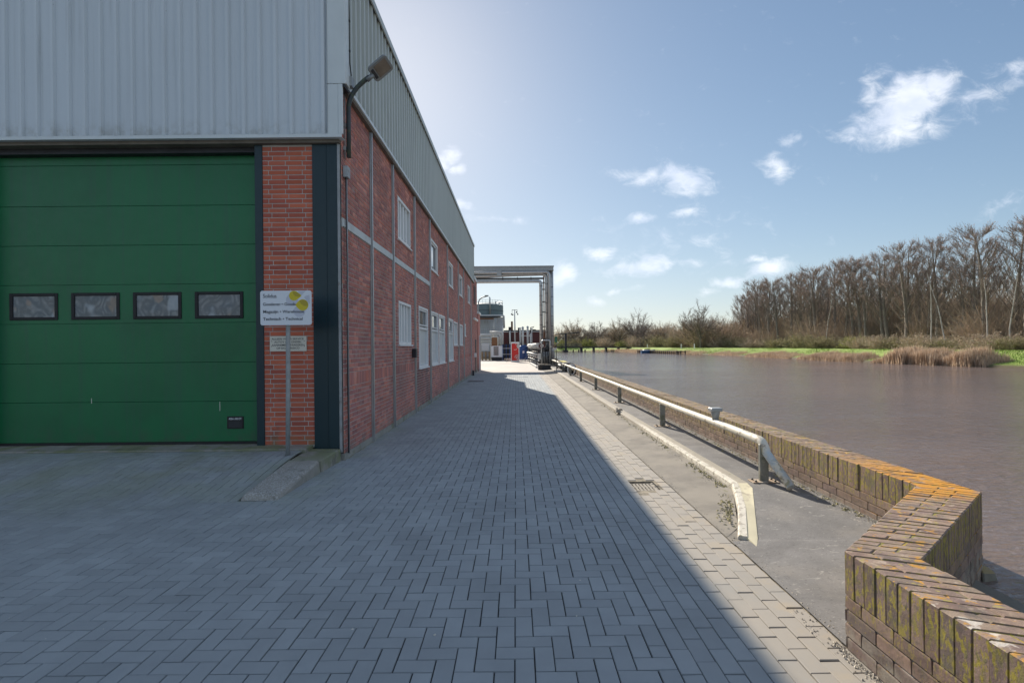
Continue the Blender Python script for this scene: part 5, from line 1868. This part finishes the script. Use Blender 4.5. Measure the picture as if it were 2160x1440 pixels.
# ================================================================== BRIDGE, JETTY, BOAT
br = root('footbridge', (20, 131, -.1), 'long low dark footbridge crossing the far river bend', 'bridge')
part(MB().bar((5, 132.5, 1.28), (29.5, 129.5, .95), 1.6, .28), 'deck', M['dark'], br)
part(MB().bar((5, 131.7, 2.0), (17, 130.4, 1.9), .05, .05).bar((5, 131.7, 1.65), (17, 130.4, 1.55), .04, .04), 'railing', M['galv_dull'], br)
for xx, w_ in ((12.9, 1.1), (16.9, .6), (20.1, .45), (23.3, .45), (26.5, .5)):
    part(MB().box(xx - w_ / 2, xx + w_ / 2, 130.4, 131.8, -.6, 1.15 if w_ < 1 else .45), 'pier', M['dark'], br)
part(MB().box(12.65, 13.15, 130.6, 131.1, .4, 4.75), 'mast', M['dark'], br)
part(MB().bar((10.3, 130.8, 4.52), (16.4, 130.8, 4.95), .25, .22), 'balance_beam', M['dark'], br)
part(MB().bar((10.4, 130.8, 1.9), (12.8, 130.8, 4.4), .06, .06), 'stay', M['galv'], br)
for xx in (12.0, 14.6, 16.0, 17.6):
    thing('mooring_pile', MB().box(xx - .15, xx + .15, 128.8, 129.1, -.6, .55), M['dark_wood'],
          {12.0: 'dark pile left of the bridge mast foot', 14.6: 'dark pile right of the bridge mast foot', 16.0: 'dark pile left of the second bridge pier', 17.6: 'dark pile right of the second bridge pier'}[xx], 'pile', 'dark piles in the water before the bridge')
jt = root('jetty', (29, 95, -.1), 'long wooden jetty on closely spaced piles by the far bank', 'jetty')
J0, J1 = Vector((29.3, 89, 0)), Vector((27.0, 111, 0))
for k in range(24):
    p = J0.lerp(J1, k / 23)
    part(MB().box(p.x - .45, p.x - .28, p.y - .1, p.y + .1, -.6, .42), 'pile', M['dark_wood'], jt)
part(MB().bar((J0.x - .35, J0.y, .44), (J1.x - .35, J1.y, .44), .5, .12), 'deck', M['dark_wood'], jt)
part(MB().bar((J0.x - .4, J0.y, .12), (J1.x - .4, J1.y, .12), .08, .10), 'waling', M['dark_wood'], jt)
part(MB().box(J0.x - 1.2, J0.x - 1.0, 88.6, 88.8, -.6, .55).box(J0.x + .2, J0.x + .4, 88.6, 88.8, -.6, .55).box(J0.x - .6, J0.x - .4, 88.6, 88.8, -.6, .55).box(J0.x - 1.2, J0.x + .4, 88.6, 88.8, .32, .46), 'jetty_head', M['dark_wood'], jt)
bo = root('motorboat', (26.9, 104, -.1), 'small blue and white motorboat moored at the jetty end', 'boat')
st = [(-1.2, .55, .50), (-.4, .62, .50), (.5, .58, .56), (1.1, .38, .66), (1.6, .04, .78)]
vs = []
for (t, w_, h_) in st:
    vs += [(26.9 + t, 104 - w_ * .6, -.15), (26.9 + t * 1.02, 104 - w_, -.1 + h_), (26.9 + t * 1.02, 104 + w_, -.1 + h_), (26.9 + t, 104 + w_ * .6, -.15)]
b = MB()
fs = []
for k in range(4):
    for j in range(4):
        fs.append((k * 4 + j, k * 4 + (j + 1) % 4, k * 4 + 4 + (j + 1) % 4, k * 4 + 4 + j))
fs += [(0, 1, 2, 3), (19, 18, 17, 16)]
b.add(vs, fs)
part(b, 'hull', M['boat'], bo)
part(MB().box(26.1, 27.5, 103.5, 104.5, .38, .60), 'cabin', M['white'], bo, bevel=.05)
part(MB().box(26.6, 27.4, 103.55, 104.45, .60, .80), 'windscreen', M['glass'], bo)
for (x_, y_, lab) in ((33.9, 99, 'pale marker post on the bank above the jetty'), (30.0, 118, 'pale marker post on the bank left of the boat'), (32.0, 93.5, 'pale marker post beside the round lone tree')):
    bp, bn_ = bank_at(y_)
    q = bp + bn_ * 4.5
    thing('marker_post', MB().box(q.x - .07, q.x + .07, q.y - .07, q.y + .07, .8, 1.75), M['white'], lab, 'post', 'pale marker posts on the far bank')

# ================================================================== TREES
def seg_mesh(S, n):
    """S rows: p0(3) p1(3) r0 r1 -> open n-sided prisms"""
    S = np.asarray(S)
    p0, p1, r0, r1 = S[:, :3], S[:, 3:6], S[:, 6], S[:, 7]
    d = p1 - p0
    d /= np.linalg.norm(d, axis=1, keepdims=True) + 1e-9
    ref = np.where(np.abs(d[:, 2:3]) < .9, np.array([[0, 0, 1.]]), np.array([[1., 0, 0]]))
    s = np.cross(d, ref)
    s /= np.linalg.norm(s, axis=1, keepdims=True)
    t = np.cross(s, d)
    V = np.zeros((len(S), 2 * n, 3))
    for j in range(n):
        a_ = 2 * math.pi * j / n
        o_ = math.cos(a_) * s + math.sin(a_) * t
        V[:, j] = p0 + r0[:, None] * o_
        V[:, n + j] = p1 + r1[:, None] * o_
    F = np.array([[j, (j + 1) % n, n + (j + 1) % n, n + j] for j in range(n)])
    F = F[None] + (np.arange(len(S)) * 2 * n)[:, None, None]
    return V.reshape(-1, 3), F.reshape(-1, 4)


def leaf_quads(P, D, size, rg):
    """little faces at points P, along directions D"""
    n_ = len(P)
    r_ = rg.normal(size=(n_, 3))
    s = np.cross(D, r_)
    s /= np.linalg.norm(s, axis=1, keepdims=True) + 1e-9
    sz = size * rg.uniform(.6, 1.4, n_)[:, None]
    V = np.stack([P - s * sz * .35, P + D * sz * .5 - s * sz * .1, P + D * sz, P + s * sz * .35], 1)
    F = np.arange(n_ * 4).reshape(n_, 4)
    return V.reshape(-1, 3), F


def joinm(parts):
    Vs, Fs, off = [], [], 0
    for V_, F_ in parts:
        Vs.append(V_)
        Fs.append(F_ + off)
        off += len(V_)
    return np.concatenate(Vs), np.concatenate(Fs)


def grow(rg, start, d, length, r0, nseg, wander, lift, r_end=.3):
    """a curving shoot; returns segments and points"""
    segs, pts_ = [], [start]
    p = start.copy()
    d = d / np.linalg.norm(d)
    for k in range(nseg):
        d = d + rg.normal(0, wander, 3) + np.array([0, 0, lift])
        d /= np.linalg.norm(d)
        q = p + d * length / nseg
        a_, b_ = r0 * (1 - (1 - r_end) * k / nseg), r0 * (1 - (1 - r_end) * (k + 1) / nseg)
        segs.append((*p, *q, a_, b_))
        p = q
        pts_.append(q)
    return segs, pts_, d


def make_poplar(seed, H):
    rg = np.random.default_rng(seed)
    trunk, limbs, twigs = [], [], []
    n_t = 10
    P = [np.zeros(3)]
    d = np.array([rg.normal(0, .02), rg.normal(0, .02), 1.])
    for k in range(n_t):
        d = d + rg.normal(0, .025, 3) * [1, 1, 0]
        P.append(P[-1] + d / np.linalg.norm(d) * H / n_t)
    R_ = [.20 * (1 - k / n_t) ** .8 + .02 for k in range(n_t + 1)]
    for k in range(n_t):
        trunk.append((*P[k], *P[k + 1], R_[k], R_[k + 1]))
    bp, bd = [], []
    nl = 38
    for k in range(nl):
        t = .22 + .77 * (k / nl)
        f = t * n_t
        i = min(int(f), n_t - 1)
        st_ = P[i] + (P[i + 1] - P[i]) * (f - i)
        az = k * 2.4 + rg.normal(0, .3)
        ut = t + (1 - t) * rg.uniform(.40, .62)
        rad = H * .175 * math.sqrt(max(.02, 1 - ((ut - .60) / .43) ** 2)) * rg.uniform(.8, 1.12)
        tgt = P[-1] * ut * [1, 1, 0] + np.array([rad * math.cos(az), rad * math.sin(az), ut * H])
        dd = tgt - st_
        ln = float(np.linalg.norm(dd))
        dd = dd / ln + np.array([math.cos(az) * .12, math.sin(az) * .12, -.10])
        sg, pp, dl = grow(rg, st_, dd, ln, .040 * (1.2 - t), 4, .05, .035)
        limbs += sg
        for j in range(8):
            u = rg.uniform(.3, 1)
            fi = u * 4
            ii = min(int(fi), 3)
            s2 = pp[ii] + (pp[ii + 1] - pp[ii]) * (fi - ii)
            d2 = (pp[ii + 1] - pp[ii])
            d2 = d2 / np.linalg.norm(d2) + rg.normal(0, .34, 3) + [0, 0, .3]
            l2 = H * rg.uniform(.05, .10) * (1.15 - .4 * t)
            sg2, p2, dl2 = grow(rg, s2, d2, l2, .012, 2, .10, .10, .5)
            limbs += sg2
            for m_ in range(6):
                u2 = rg.uniform(.1, 1)
                s3 = p2[0] + (p2[-1] - p2[0]) * u2
                d3 = dl2 + rg.normal(0, .38, 3) + [0, 0, .45]
                l3 = rg.uniform(.3, .75)
                d3 /= np.linalg.norm(d3)
                e3 = s3 + d3 * l3
                twigs.append((*s3, *e3, .0075, .004))
                for q_ in range(1 if m_ % 2 else 2):
                    bp.append(s3 + d3 * l3 * rg.uniform(.3, 1.05))
                    bd.append(d3 + rg.normal(0, .3, 3))
    bd = np.array(bd)
    bd /= np.linalg.norm(bd, axis=1, keepdims=True)
    TV, TF = joinm([seg_mesh(trunk, 7), seg_mesh(limbs, 4)])
    CV, CF = joinm([seg_mesh(twigs, 3)])
    LV, LF = leaf_quads(np.array(bp), bd, .085, rg)
    n1_ = len(CF)
    CV, CF = joinm([(CV, CF), (LV, LF)])
    mi = np.zeros(len(CF), int)
    mi[n1_:] = 1
    return np_mesh('trunk', TV, TF, M['bark'], smooth=True), np_mesh('crown', CV, CF, [M['twig'], M['bud']], mi)


def make_round(seed, H, spread=.45, crownmat=None, low=.22, dens=1.0):
    rg = np.random.default_rng(seed)
    trunk, limbs, twigs = [], [], []
    sg, pp, dl = grow(rg, np.zeros(3), np.array([0, 0, 1.]), H * .36, .035 * H * .6, 4, .04, 0, .6)
    trunk += sg
    for k in range(int(24 * dens)):
        u = rg.uniform(min(.9, low / .36), 1)
        fi = u * 4
        ii = min(int(fi), 3)
        st_ = pp[ii] + (pp[ii + 1] - pp[ii]) * (fi - ii)
        az = k * 2.4 + rg.normal(0, .3)
        el = rg.uniform(.2, 1.0) + (2.0 if k % 5 == 0 else .9 * (u - .6))
        dd = np.array([math.cos(az), math.sin(az), max(.15, el)])
        ln = H * spread * rg.uniform(.85, 1.1) * 1.15
        sg, p1, d1 = grow(rg, st_, dd, ln, .009 * H, 5, .10, .05)
        limbs += sg
        for j in range(12):
            fi = rg.uniform(.25, 1) * 5
            ii = min(int(fi), 4)
            s2 = p1[ii] + (p1[ii + 1] - p1[ii]) * (fi - ii)
            d2 = p1[ii + 1] - p1[ii]
            d2 = d2 / np.linalg.norm(d2) + rg.normal(0, .65, 3)
            sg2, p2, d2_ = grow(rg, s2, d2, ln * rg.uniform(.25, .42), .0032 * H, 3, .18, .08, .4)
            limbs += sg2
            for m_ in range(14):
                fi = rg.uniform(.1, 1) * 3
                ii = min(int(fi), 2)
                s3 = p2[ii] + (p2[ii + 1] - p2[ii]) * (fi - ii)
                d3 = d2_ + rg.normal(0, .75, 3)
                d3 /= np.linalg.norm(d3)
                twigs.append((*s3, *(s3 + d3 * H * rg.uniform(.035, .075)), 0.0013 * H, .0007 * H))
    TV, TF = joinm([seg_mesh(trunk, 7), seg_mesh(limbs, 4)])
    CV, CF = seg_mesh(twigs, 3)
    return np_mesh('trunk', TV, TF, M['bark'], smooth=True), np_mesh('crown', CV, CF, crownmat or M['twig'])


def bush_arrays(seed, w, h, n=170, leafy=0, tw=.012, twn=7):
    rg = np.random.default_rng(seed)
    S = []
    lp_, ld_ = [], []
    for k in range(n):
        az = rg.uniform(0, 6.28)
        base = np.array([math.cos(az) * rg.uniform(0, w * .3), math.sin(az) * rg.uniform(0, w * .3), 0])
        tilt = abs(rg.normal(0, .55))
        dd = np.array([math.cos(az) * tilt, math.sin(az) * tilt, 1.])
        ln = h * rg.uniform(.6, 1.05) / (1 + .12 * tilt)
        sg, pp, dl = grow(rg, base, dd, ln, tw * 1.6, 4, .16, -.02, .4)
        S += sg
        for j in range(twn):
            fi = rg.uniform(.15, 1) * 4
            ii = min(int(fi), 3)
            s2 = pp[ii] + (pp[ii + 1] - pp[ii]) * (fi - ii)
            d2 = dl + rg.normal(0, .8, 3)
            d2 /= np.linalg.norm(d2)
            e_ = s2 + d2 * h * rg.uniform(.1, .24)
            S.append((*s2, *e_, tw * .8, tw * .4))
            for q_ in range(leafy):
                lp_.append(s2 + (e_ - s2) * rg.uniform(.2, 1.1) + rg.normal(0, .04, 3))
                ld_.append(d2 + rg.normal(0, .6, 3))
    V_, F_ = seg_mesh(S, 3)
    V_[:, 2] = np.maximum(V_[:, 2], .0)
    if leafy:
        ld_ = np.array(ld_)
        ld_ /= np.linalg.norm(ld_, axis=1, keepdims=True)
        V_, F_ = joinm([(V_, F_), leaf_quads(np.array(lp_), ld_, .10, rg)])
    return V_, F_


def tree_thing(name, meshes, loc, rz, sx, sz, label, cat, group, names=('trunk', 'crown'), tilt=0.0):
    r = bpy.data.objects.new(name, None)
    r.location = loc
    r.rotation_euler = (tilt, 0, rz)
    r.scale = (sx, sx, sz)
    r.empty_display_size = .5
    put_props(r, label, cat, group)
    link(r)
    for nme, me in zip(names, meshes):
        link(bpy.data.objects.new(nme, me), r)
    return r


POP = [make_poplar(100 + k, 12.3) for k in range(6)]
# the poplar row on the far bank, from near (right in view) to far (left)
row_y = []
y = 30.0
while y < 106:
    row_y.append(y + rnd.uniform(-.5, .5))
    y += rnd.uniform(1.75, 2.2)
# visible ones run from the right edge of the picture (y about 44) to the far end
for k, yv in enumerate(row_y):
    far_n = len(row_y) - k
    x_ = 46.5 + rnd.uniform(-.8, 1.6)
    gap = 53.2 < yv < 54.9
    hgt = rnd.uniform(.97, 1.03) * (1.0 if yv < 101 else .86)
    if gap:
        hgt *= .8
    tree_thing('poplar', POP[k % 6], (x_, yv, .6), rnd.uniform(0, 6.28), rnd.uniform(.9, 1.12), hgt,
               f'{ordinal(far_n)} tall bare poplar from the far left end of the front row on the bank', 'tree', 'front row of bare poplars on the far bank')
for k in range(11):
    yv = 41 + k * 6.2 + rnd.uniform(-.8, .8)
    tree_thing('poplar', POP[(k * 5 + 2) % 6], (52.5 + rnd.uniform(-2, 4), yv, .6), rnd.uniform(0, 6.28), rnd.uniform(.8, 1.05), rnd.uniform(.84, .98),
               f'{ordinal(11 - k)} bare poplar from the far left in the second row, seen between front trunks', 'tree', 'second row of bare poplars behind the first')
# leaning pale birches
BI = []
for k in range(3):
    rg = np.random.default_rng(900 + k)
    sg, pp, dl = grow(rg, np.zeros(3), np.array([rg.normal(0, .08), .16, 1.]), 7.5, .075, 7, .04, 0, .3)
    tw_ = []
    for j in range(60):
        i = rg.integers(3, 7)
        s2 = pp[i]
        d2 = rg.normal(0, .6, 3) + [0, 0, .8]
        tw_.append((*s2, *(s2 + d2 / np.linalg.norm(d2) * rg.uniform(.5, 1.3)), .01, .004))
    a_, b_ = seg_mesh(sg, 6)
    c_, d_ = seg_mesh(tw_, 3)
    BI.append((np_mesh('trunk', a_, b_, M['birch'], smooth=True), np_mesh('crown', c_, d_, M['twig'])))
for k, (x_, y_, rz, lab) in enumerate(((43.0, 52.5, 2.2, 'white leaning birch trunk left of the upright birch'), (43.2, 50.8, .3, 'white nearly upright birch trunk in front of the tallest poplar'),
                                       (43.5, 44.6, 2.4, 'white leaning birch trunk near the right edge of the wood'), (44.0, 47.2, 1.9, 'thin white birch trunk between the two larger leaning birches'),
                                       (44.5, 73.0, 2.8, 'pale slanting birch in the middle of the wood'))):
    tree_thing('birch', BI[k % 3], (x_, y_, .75), rz, 1.0, rnd.uniform(.85, 1.1), lab, 'tree', 'pale birches at the edge of the wood')

# undergrowth: brushwood that reads as one mass, plus single bushes in front
BA = [bush_arrays(300 + k, 3.2, 5.2, 90, 0, .016, 8) for k in range(4)]
parts_ = []
rg = np.random.default_rng(77)
for k in range(135):
    yv = rg.uniform(30, 118)
    xx = 44.6 + rg.random() ** 1.1 * 18
    V_, F_ = BA[k % 4]
    a_ = rg.uniform(0, 6.28)
    c_, s_ = math.cos(a_), math.sin(a_)
    sc_ = rg.uniform(.75, 1.15)
    hz = sc_ * rg.uniform(.85, 1.2) * (1.0 if xx < 50 else 1.6)
    W_ = np.stack([(V_[:, 0] * c_ - V_[:, 1] * s_) * sc_ + xx, (V_[:, 0] * s_ + V_[:, 1] * c_) * sc_ + yv, V_[:, 2] * hz + .6], 1)
    parts_.append((W_, F_))
V_, F_ = joinm(parts_)
np_obj('undergrowth', V_, F_, M['brush'], kind='stuff', label='dense brown brushwood under and behind the poplars', cat='undergrowth')
# deeper wood closing the view behind
parts_ = []
BB = [bush_arrays(340 + k, 5, 6.6, 60, 0, .035, 7) for k in range(3)]
for k in range(130):
    yv = rg.uniform(20, 150)
    xx = 64 + rg.random() * 26
    V_, F_ = BB[k % 3]
    a_ = rg.uniform(0, 6.28)
    c_, s_ = math.cos(a_), math.sin(a_)
    sc_ = rg.uniform(.9, 1.4)
    W_ = np.stack([(V_[:, 0] * c_ - V_[:, 1] * s_) * sc_ + xx, (V_[:, 0] * s_ + V_[:, 1] * c_) * sc_ + yv, V_[:, 2] * sc_ * rg.uniform(1.1, 1.5) + .6], 1)
    parts_.append((W_, F_))
V_, F_ = joinm(parts_)
np_obj('distant_wood', V_, F_, M['brush'], kind='stuff', label='distant brown wood closing the view behind the poplars', cat='wood')

BU = {}
for nm_, (mt, leafy, w_, h_, n_) in {'brown': ('brush', 1, 2.4, 2.6, 150), 'green': ('brush_green', 2, 2.8, 2.8, 150), 'yellow': ('brush_yellow', 3, 2.4, 2.2, 130),
                                      'dark': ('brush_dark', 4, 2.2, 2.4, 130)}.items():
    V_, F_ = bush_arrays(400 + len(BU), w_, h_, n_, leafy, .011, 7)
    BU[nm_] = np_mesh('twigs', V_, F_, M[mt])
BUSH = [('green', 84.0, 1.3), ('brown', 97, 1.15), ('green', 92, 1.25), ('brown', 88, 1.2), ('dark', 79, 1.25), ('green', 74.5, 1.5), ('green', 70.5, 1.6), ('yellow', 65.5, 1.15), ('brown', 62.8, 1.1),
        ('dark', 60.2, 1.05), ('brown', 58.4, 1.1), ('green', 56.2, 1.15), ('brown', 54.3, 1.15), ('brown', 52.0, 1.1), ('green', 50.0, 1.0), ('brown', 48.0, 1.1), ('brown', 45.8, 1.1),
        ('brown', 43.5, 1.0), ('green', 41.2, 1.0), ('brown', 39, 1.1), ('brown', 37, 1.1)]
DES = {'green': 'olive green budding bush', 'brown': 'brown leafless bush', 'yellow': 'yellow green bush', 'dark': 'dark evergreen bush'}
for k, (kd, yv, s_) in enumerate(BUSH):
    bp, bn_ = bank_at(yv)
    q = bp + bn_ * rnd.uniform(10.5, 12.5)
    r = bpy.data.objects.new('bush', BU[kd])
    r.location = (q.x, q.y, .72)
    r.rotation_euler = (0, 0, rnd.uniform(0, 6.28))
    r.scale = (s_ * 1.1, s_ * 1.1, s_ * rnd.uniform(.45, .75))
    put_props(r, f'{DES[kd]} at the wood edge above the grass, {ordinal(len(BUSH) - k)} bush from the right', 'bush', 'bushes along the edge of the wood')
    link(r)

# far bank trees to the left of the poplars
RT = [make_round(500, 9.0, .46), make_round(501, 9.0, .38, low=.15), make_round(502, 9.0, .34, M['brush'], .12), make_round(503, 9.0, .42, M['brush'], .2)]
lone = tree_thing('lone_tree', RT[0], (36.6, 100.5, .75), 1.2, 1.02, .98, 'large round bare tree standing alone on the grass bank', 'tree', None)
FAR = []
y_ = 104
far_i = 0
rg = np.random.default_rng(31)
for (x_, y_, s_, v_) in ((37.5, 108, .80, 1), (41, 106, .72, 2), (45.5, 110, .85, 3), (50, 112, .9, 1), (54, 108, .8, 2), (47, 104, .7, 1), (38, 119, .72, 3), (36, 128, .95, 2), (33.5, 133, .85, 1), (33, 139, 1.12, 0),
                        (29.5, 145, 1.05, 3), (27.8, 150, .9, 2), (24.5, 155, 1.1, 1), (21.5, 157, .85, 2), (18.2, 160, 1.15, 3), (15.6, 160, .8, 1), (12.4, 163, .85, 2), (9, 166, .75, 3), (31, 158, .95, 2), (36, 150, .9, 1), (41, 140, .9, 3), (44, 126, .9, 2)):
    far_i += 1
    FAR.append((x_ / y_, x_, y_, s_, v_))
FAR.sort()
for k, (_, x_, y_, s_, v_) in enumerate(FAR):
    tree_thing('bare_tree', RT[v_], (x_, y_, .55), rg.uniform(0, 6.28), s_ * rg.uniform(.9, 1.1), s_, f'{ordinal(k + 1)} bare tree from the left on the bank beyond the footbridge', 'tree', 'bare trees along the far river bend')
far_b = [(13.5, 152.5, 'yellow', 1.3), (17.2, 151, 'green', 1.2), (21.4, 149, 'yellow', 1.4), (25.2, 145, 'brown', 1.4), (29.5, 139, 'yellow', 1.1), (31.5, 131, 'brown', 1.5), (34, 122, 'green', 1.3), (35.0, 112, 'green', 1.2), (37.8, 104, 'yellow', 1.0),
         (41.5, 100, 'green', 1.2), (45, 97, 'brown', 1.4)]
for k, (x_, y_, kd, s_) in enumerate(far_b):
    r = bpy.data.objects.new('bush', BU[kd])
    r.location = (x_, y_, .55)
    r.rotation_euler = (0, 0, rnd.uniform(0, 6.28))
    r.scale = (s_ * 1.2, s_ * 1.2, s_)
    put_props(r, f'{DES[kd]} on the far river bend, {ordinal(k + 1)} bush from the bridge mast', 'bush', 'bushes along the far river bend')
    link(r)
parts_ = []
for k in range(260):
    t = rg.random()
    i = int((.50 + .42 * t) * len(BK))
    i = min(i, len(BK) - 1)
    cand = [j for j in range(len(BK)) if BK[j].y > 96]
    j = cand[int(t * .55 * len(cand))]
    q = BK[j] + BKN[j] * rg.uniform(10, 34)
    V_, F_ = BB[k % 3]
    a_ = rg.uniform(0, 6.28)
    c_, s_ = math.cos(a_), math.sin(a_)
    sc_ = rg.uniform(.55, .95)
    W_ = np.stack([(V_[:, 0] * c_ - V_[:, 1] * s_) * sc_ * 1.3 + q.x, (V_[:, 0] * s_ + V_[:, 1] * c_) * sc_ * 1.3 + q.y, V_[:, 2] * sc_ * 1.15 + .55], 1)
    parts_.append((W_, F_))
V_, F_ = joinm(parts_)
np_obj('river_bend_thicket', V_, F_, M['brush'], kind='stuff', label='brown thicket filling the far river bend behind the footbridge', cat='thicket')
for (x_, y_, s_, lab) in ((1.2, 88, .50, 'small bare tree crown above the boiler house roof left'), (2.7, 90, .56, 'bare tree crown above the boiler house by the gantry'), (-2.9, 95, .55, 'bare tree crown just right of the storage tank')):
    tree_thing('bare_tree', RT[2], (x_, y_, 0), 1.0, s_, s_ * 1.1, lab, 'tree', 'bare trees behind the boiler house')

# reeds along the water line
def reeds(label, spans, dens, h):
    rg_ = np.random.default_rng(int(spans[0][0] * 10))
    V_, n_ = [], 0
    for (ya, yb, hh) in spans:
        ii = [i for i in range(len(BK)) if ya - 2 < BK[i].y < yb + 2]
        cnt = int((yb - ya) * dens)
        for _ in range(cnt):
            yv = rg_.uniform(ya, yb)
            t_ = (yv - ya) / (yb - ya)
            env = min(1, 6 * t_, 6 * (1 - t_)) ** .5 * (.8 + .25 * math.sin(yv * 1.7) * math.sin(yv * .6 + 1))
            i = min(ii, key=lambda q_: abs(BK[q_].y - yv))
            off = rg_.uniform(-.35, 2.1)
            p = BK[i] + BKN[i] * off
            H_ = hh * h * env * rg_.uniform(.65, 1.15)
            dx, dy = rg_.normal(0, .10) * H_, rg_.normal(0, .10) * H_
            w_ = .018
            z0 = -.12 + .22 * max(0, off) * .5
            a_ = rg_.uniform(0, 3.14)
            ex, ey = math.cos(a_) * w_, math.sin(a_) * w_
            x0, y0 = p.x, yv + BKN[i].y * off
            V_ += [(x0 - ex, y0 - ey, z0), (x0 + ex, y0 + ey, z0), (x0 + dx * .6 + ex, y0 + dy * .6 + ey, z0 + H_ * .7), (x0 + dx + ex * 2, y0 + dy, z0 + H_)]
            n_ += 1
    F_ = np.arange(n_ * 4).reshape(n_, 4)
    np_obj('reed_bed', np.array(V_), F_, M['reed'], kind='stuff', label=label, cat='reeds')


reeds('tall dry reed bed nearest the right edge of the far bank', [(34.6, 44.2, 1.2)], 1600, 1.1)
reeds('dry reed bed in the middle of the far bank', [(45.6, 56.5, .80)], 1300, 1.0)
reeds('low dry reed bed with dark tips left of the middle', [(58, 70, .72)], 800, 1.0)
reeds('thin far reed fringe running to the lone tree and jetty', [(72, 83, .6), (85, 100, .6)], 420, 1.0)
reeds('distant reed fringe round the river bend', [(100, 140, .8)], 260, 1.0)

# grass tufts over the bank
tp = []
rg = np.random.default_rng(8)
for _ in range(26000):
    i = int(rg.integers(int(len(BK) * .42), len(BK) - 70)) if False else None
    yv = 30 + 75 * rg.random() ** 1.6
    j = min(len(BK) - 1, max(0, int(np.searchsorted([0], 0))))
    tp.append((yv, rg.uniform(.4, 7.0)))
ysb = np.array([p.y for p in BK])
xsb = np.array([p.x for p in BK])
mono = ysb < 112
yv = np.array([t[0] for t in tp]); of = np.array([t[1] for t in tp])
xb = np.interp(yv, ysb[mono], xsb[mono])
zz_ = np.interp(of, [p[0] for p in prof], [p[1] for p in prof])
n_ = len(yv)
hh = rg.uniform(.03, .09, n_)
a_ = rg.uniform(0, 3.14, n_)
V_ = np.stack([np.stack([xb + of - np.cos(a_) * .03, yv - np.sin(a_) * .03, zz_ - .03], 1), np.stack([xb + of + np.cos(a_) * .03, yv + np.sin(a_) * .03, zz_ - .03], 1),
               np.stack([xb + of + rg.normal(0, .04, n_), yv, zz_ + hh], 1)], 1)
np_obj('grass_tufts', V_.reshape(-1, 3), np.arange(n_ * 3).reshape(n_, 3),
       mat('tuft_green', (0.14, 0.22, 0.03), .9, palette=[(0.24, .34, .06), (0.29, .38, .08), (0.20, .29, .055), (0.29, .32, .10)], island=.2, var=0), kind='stuff')
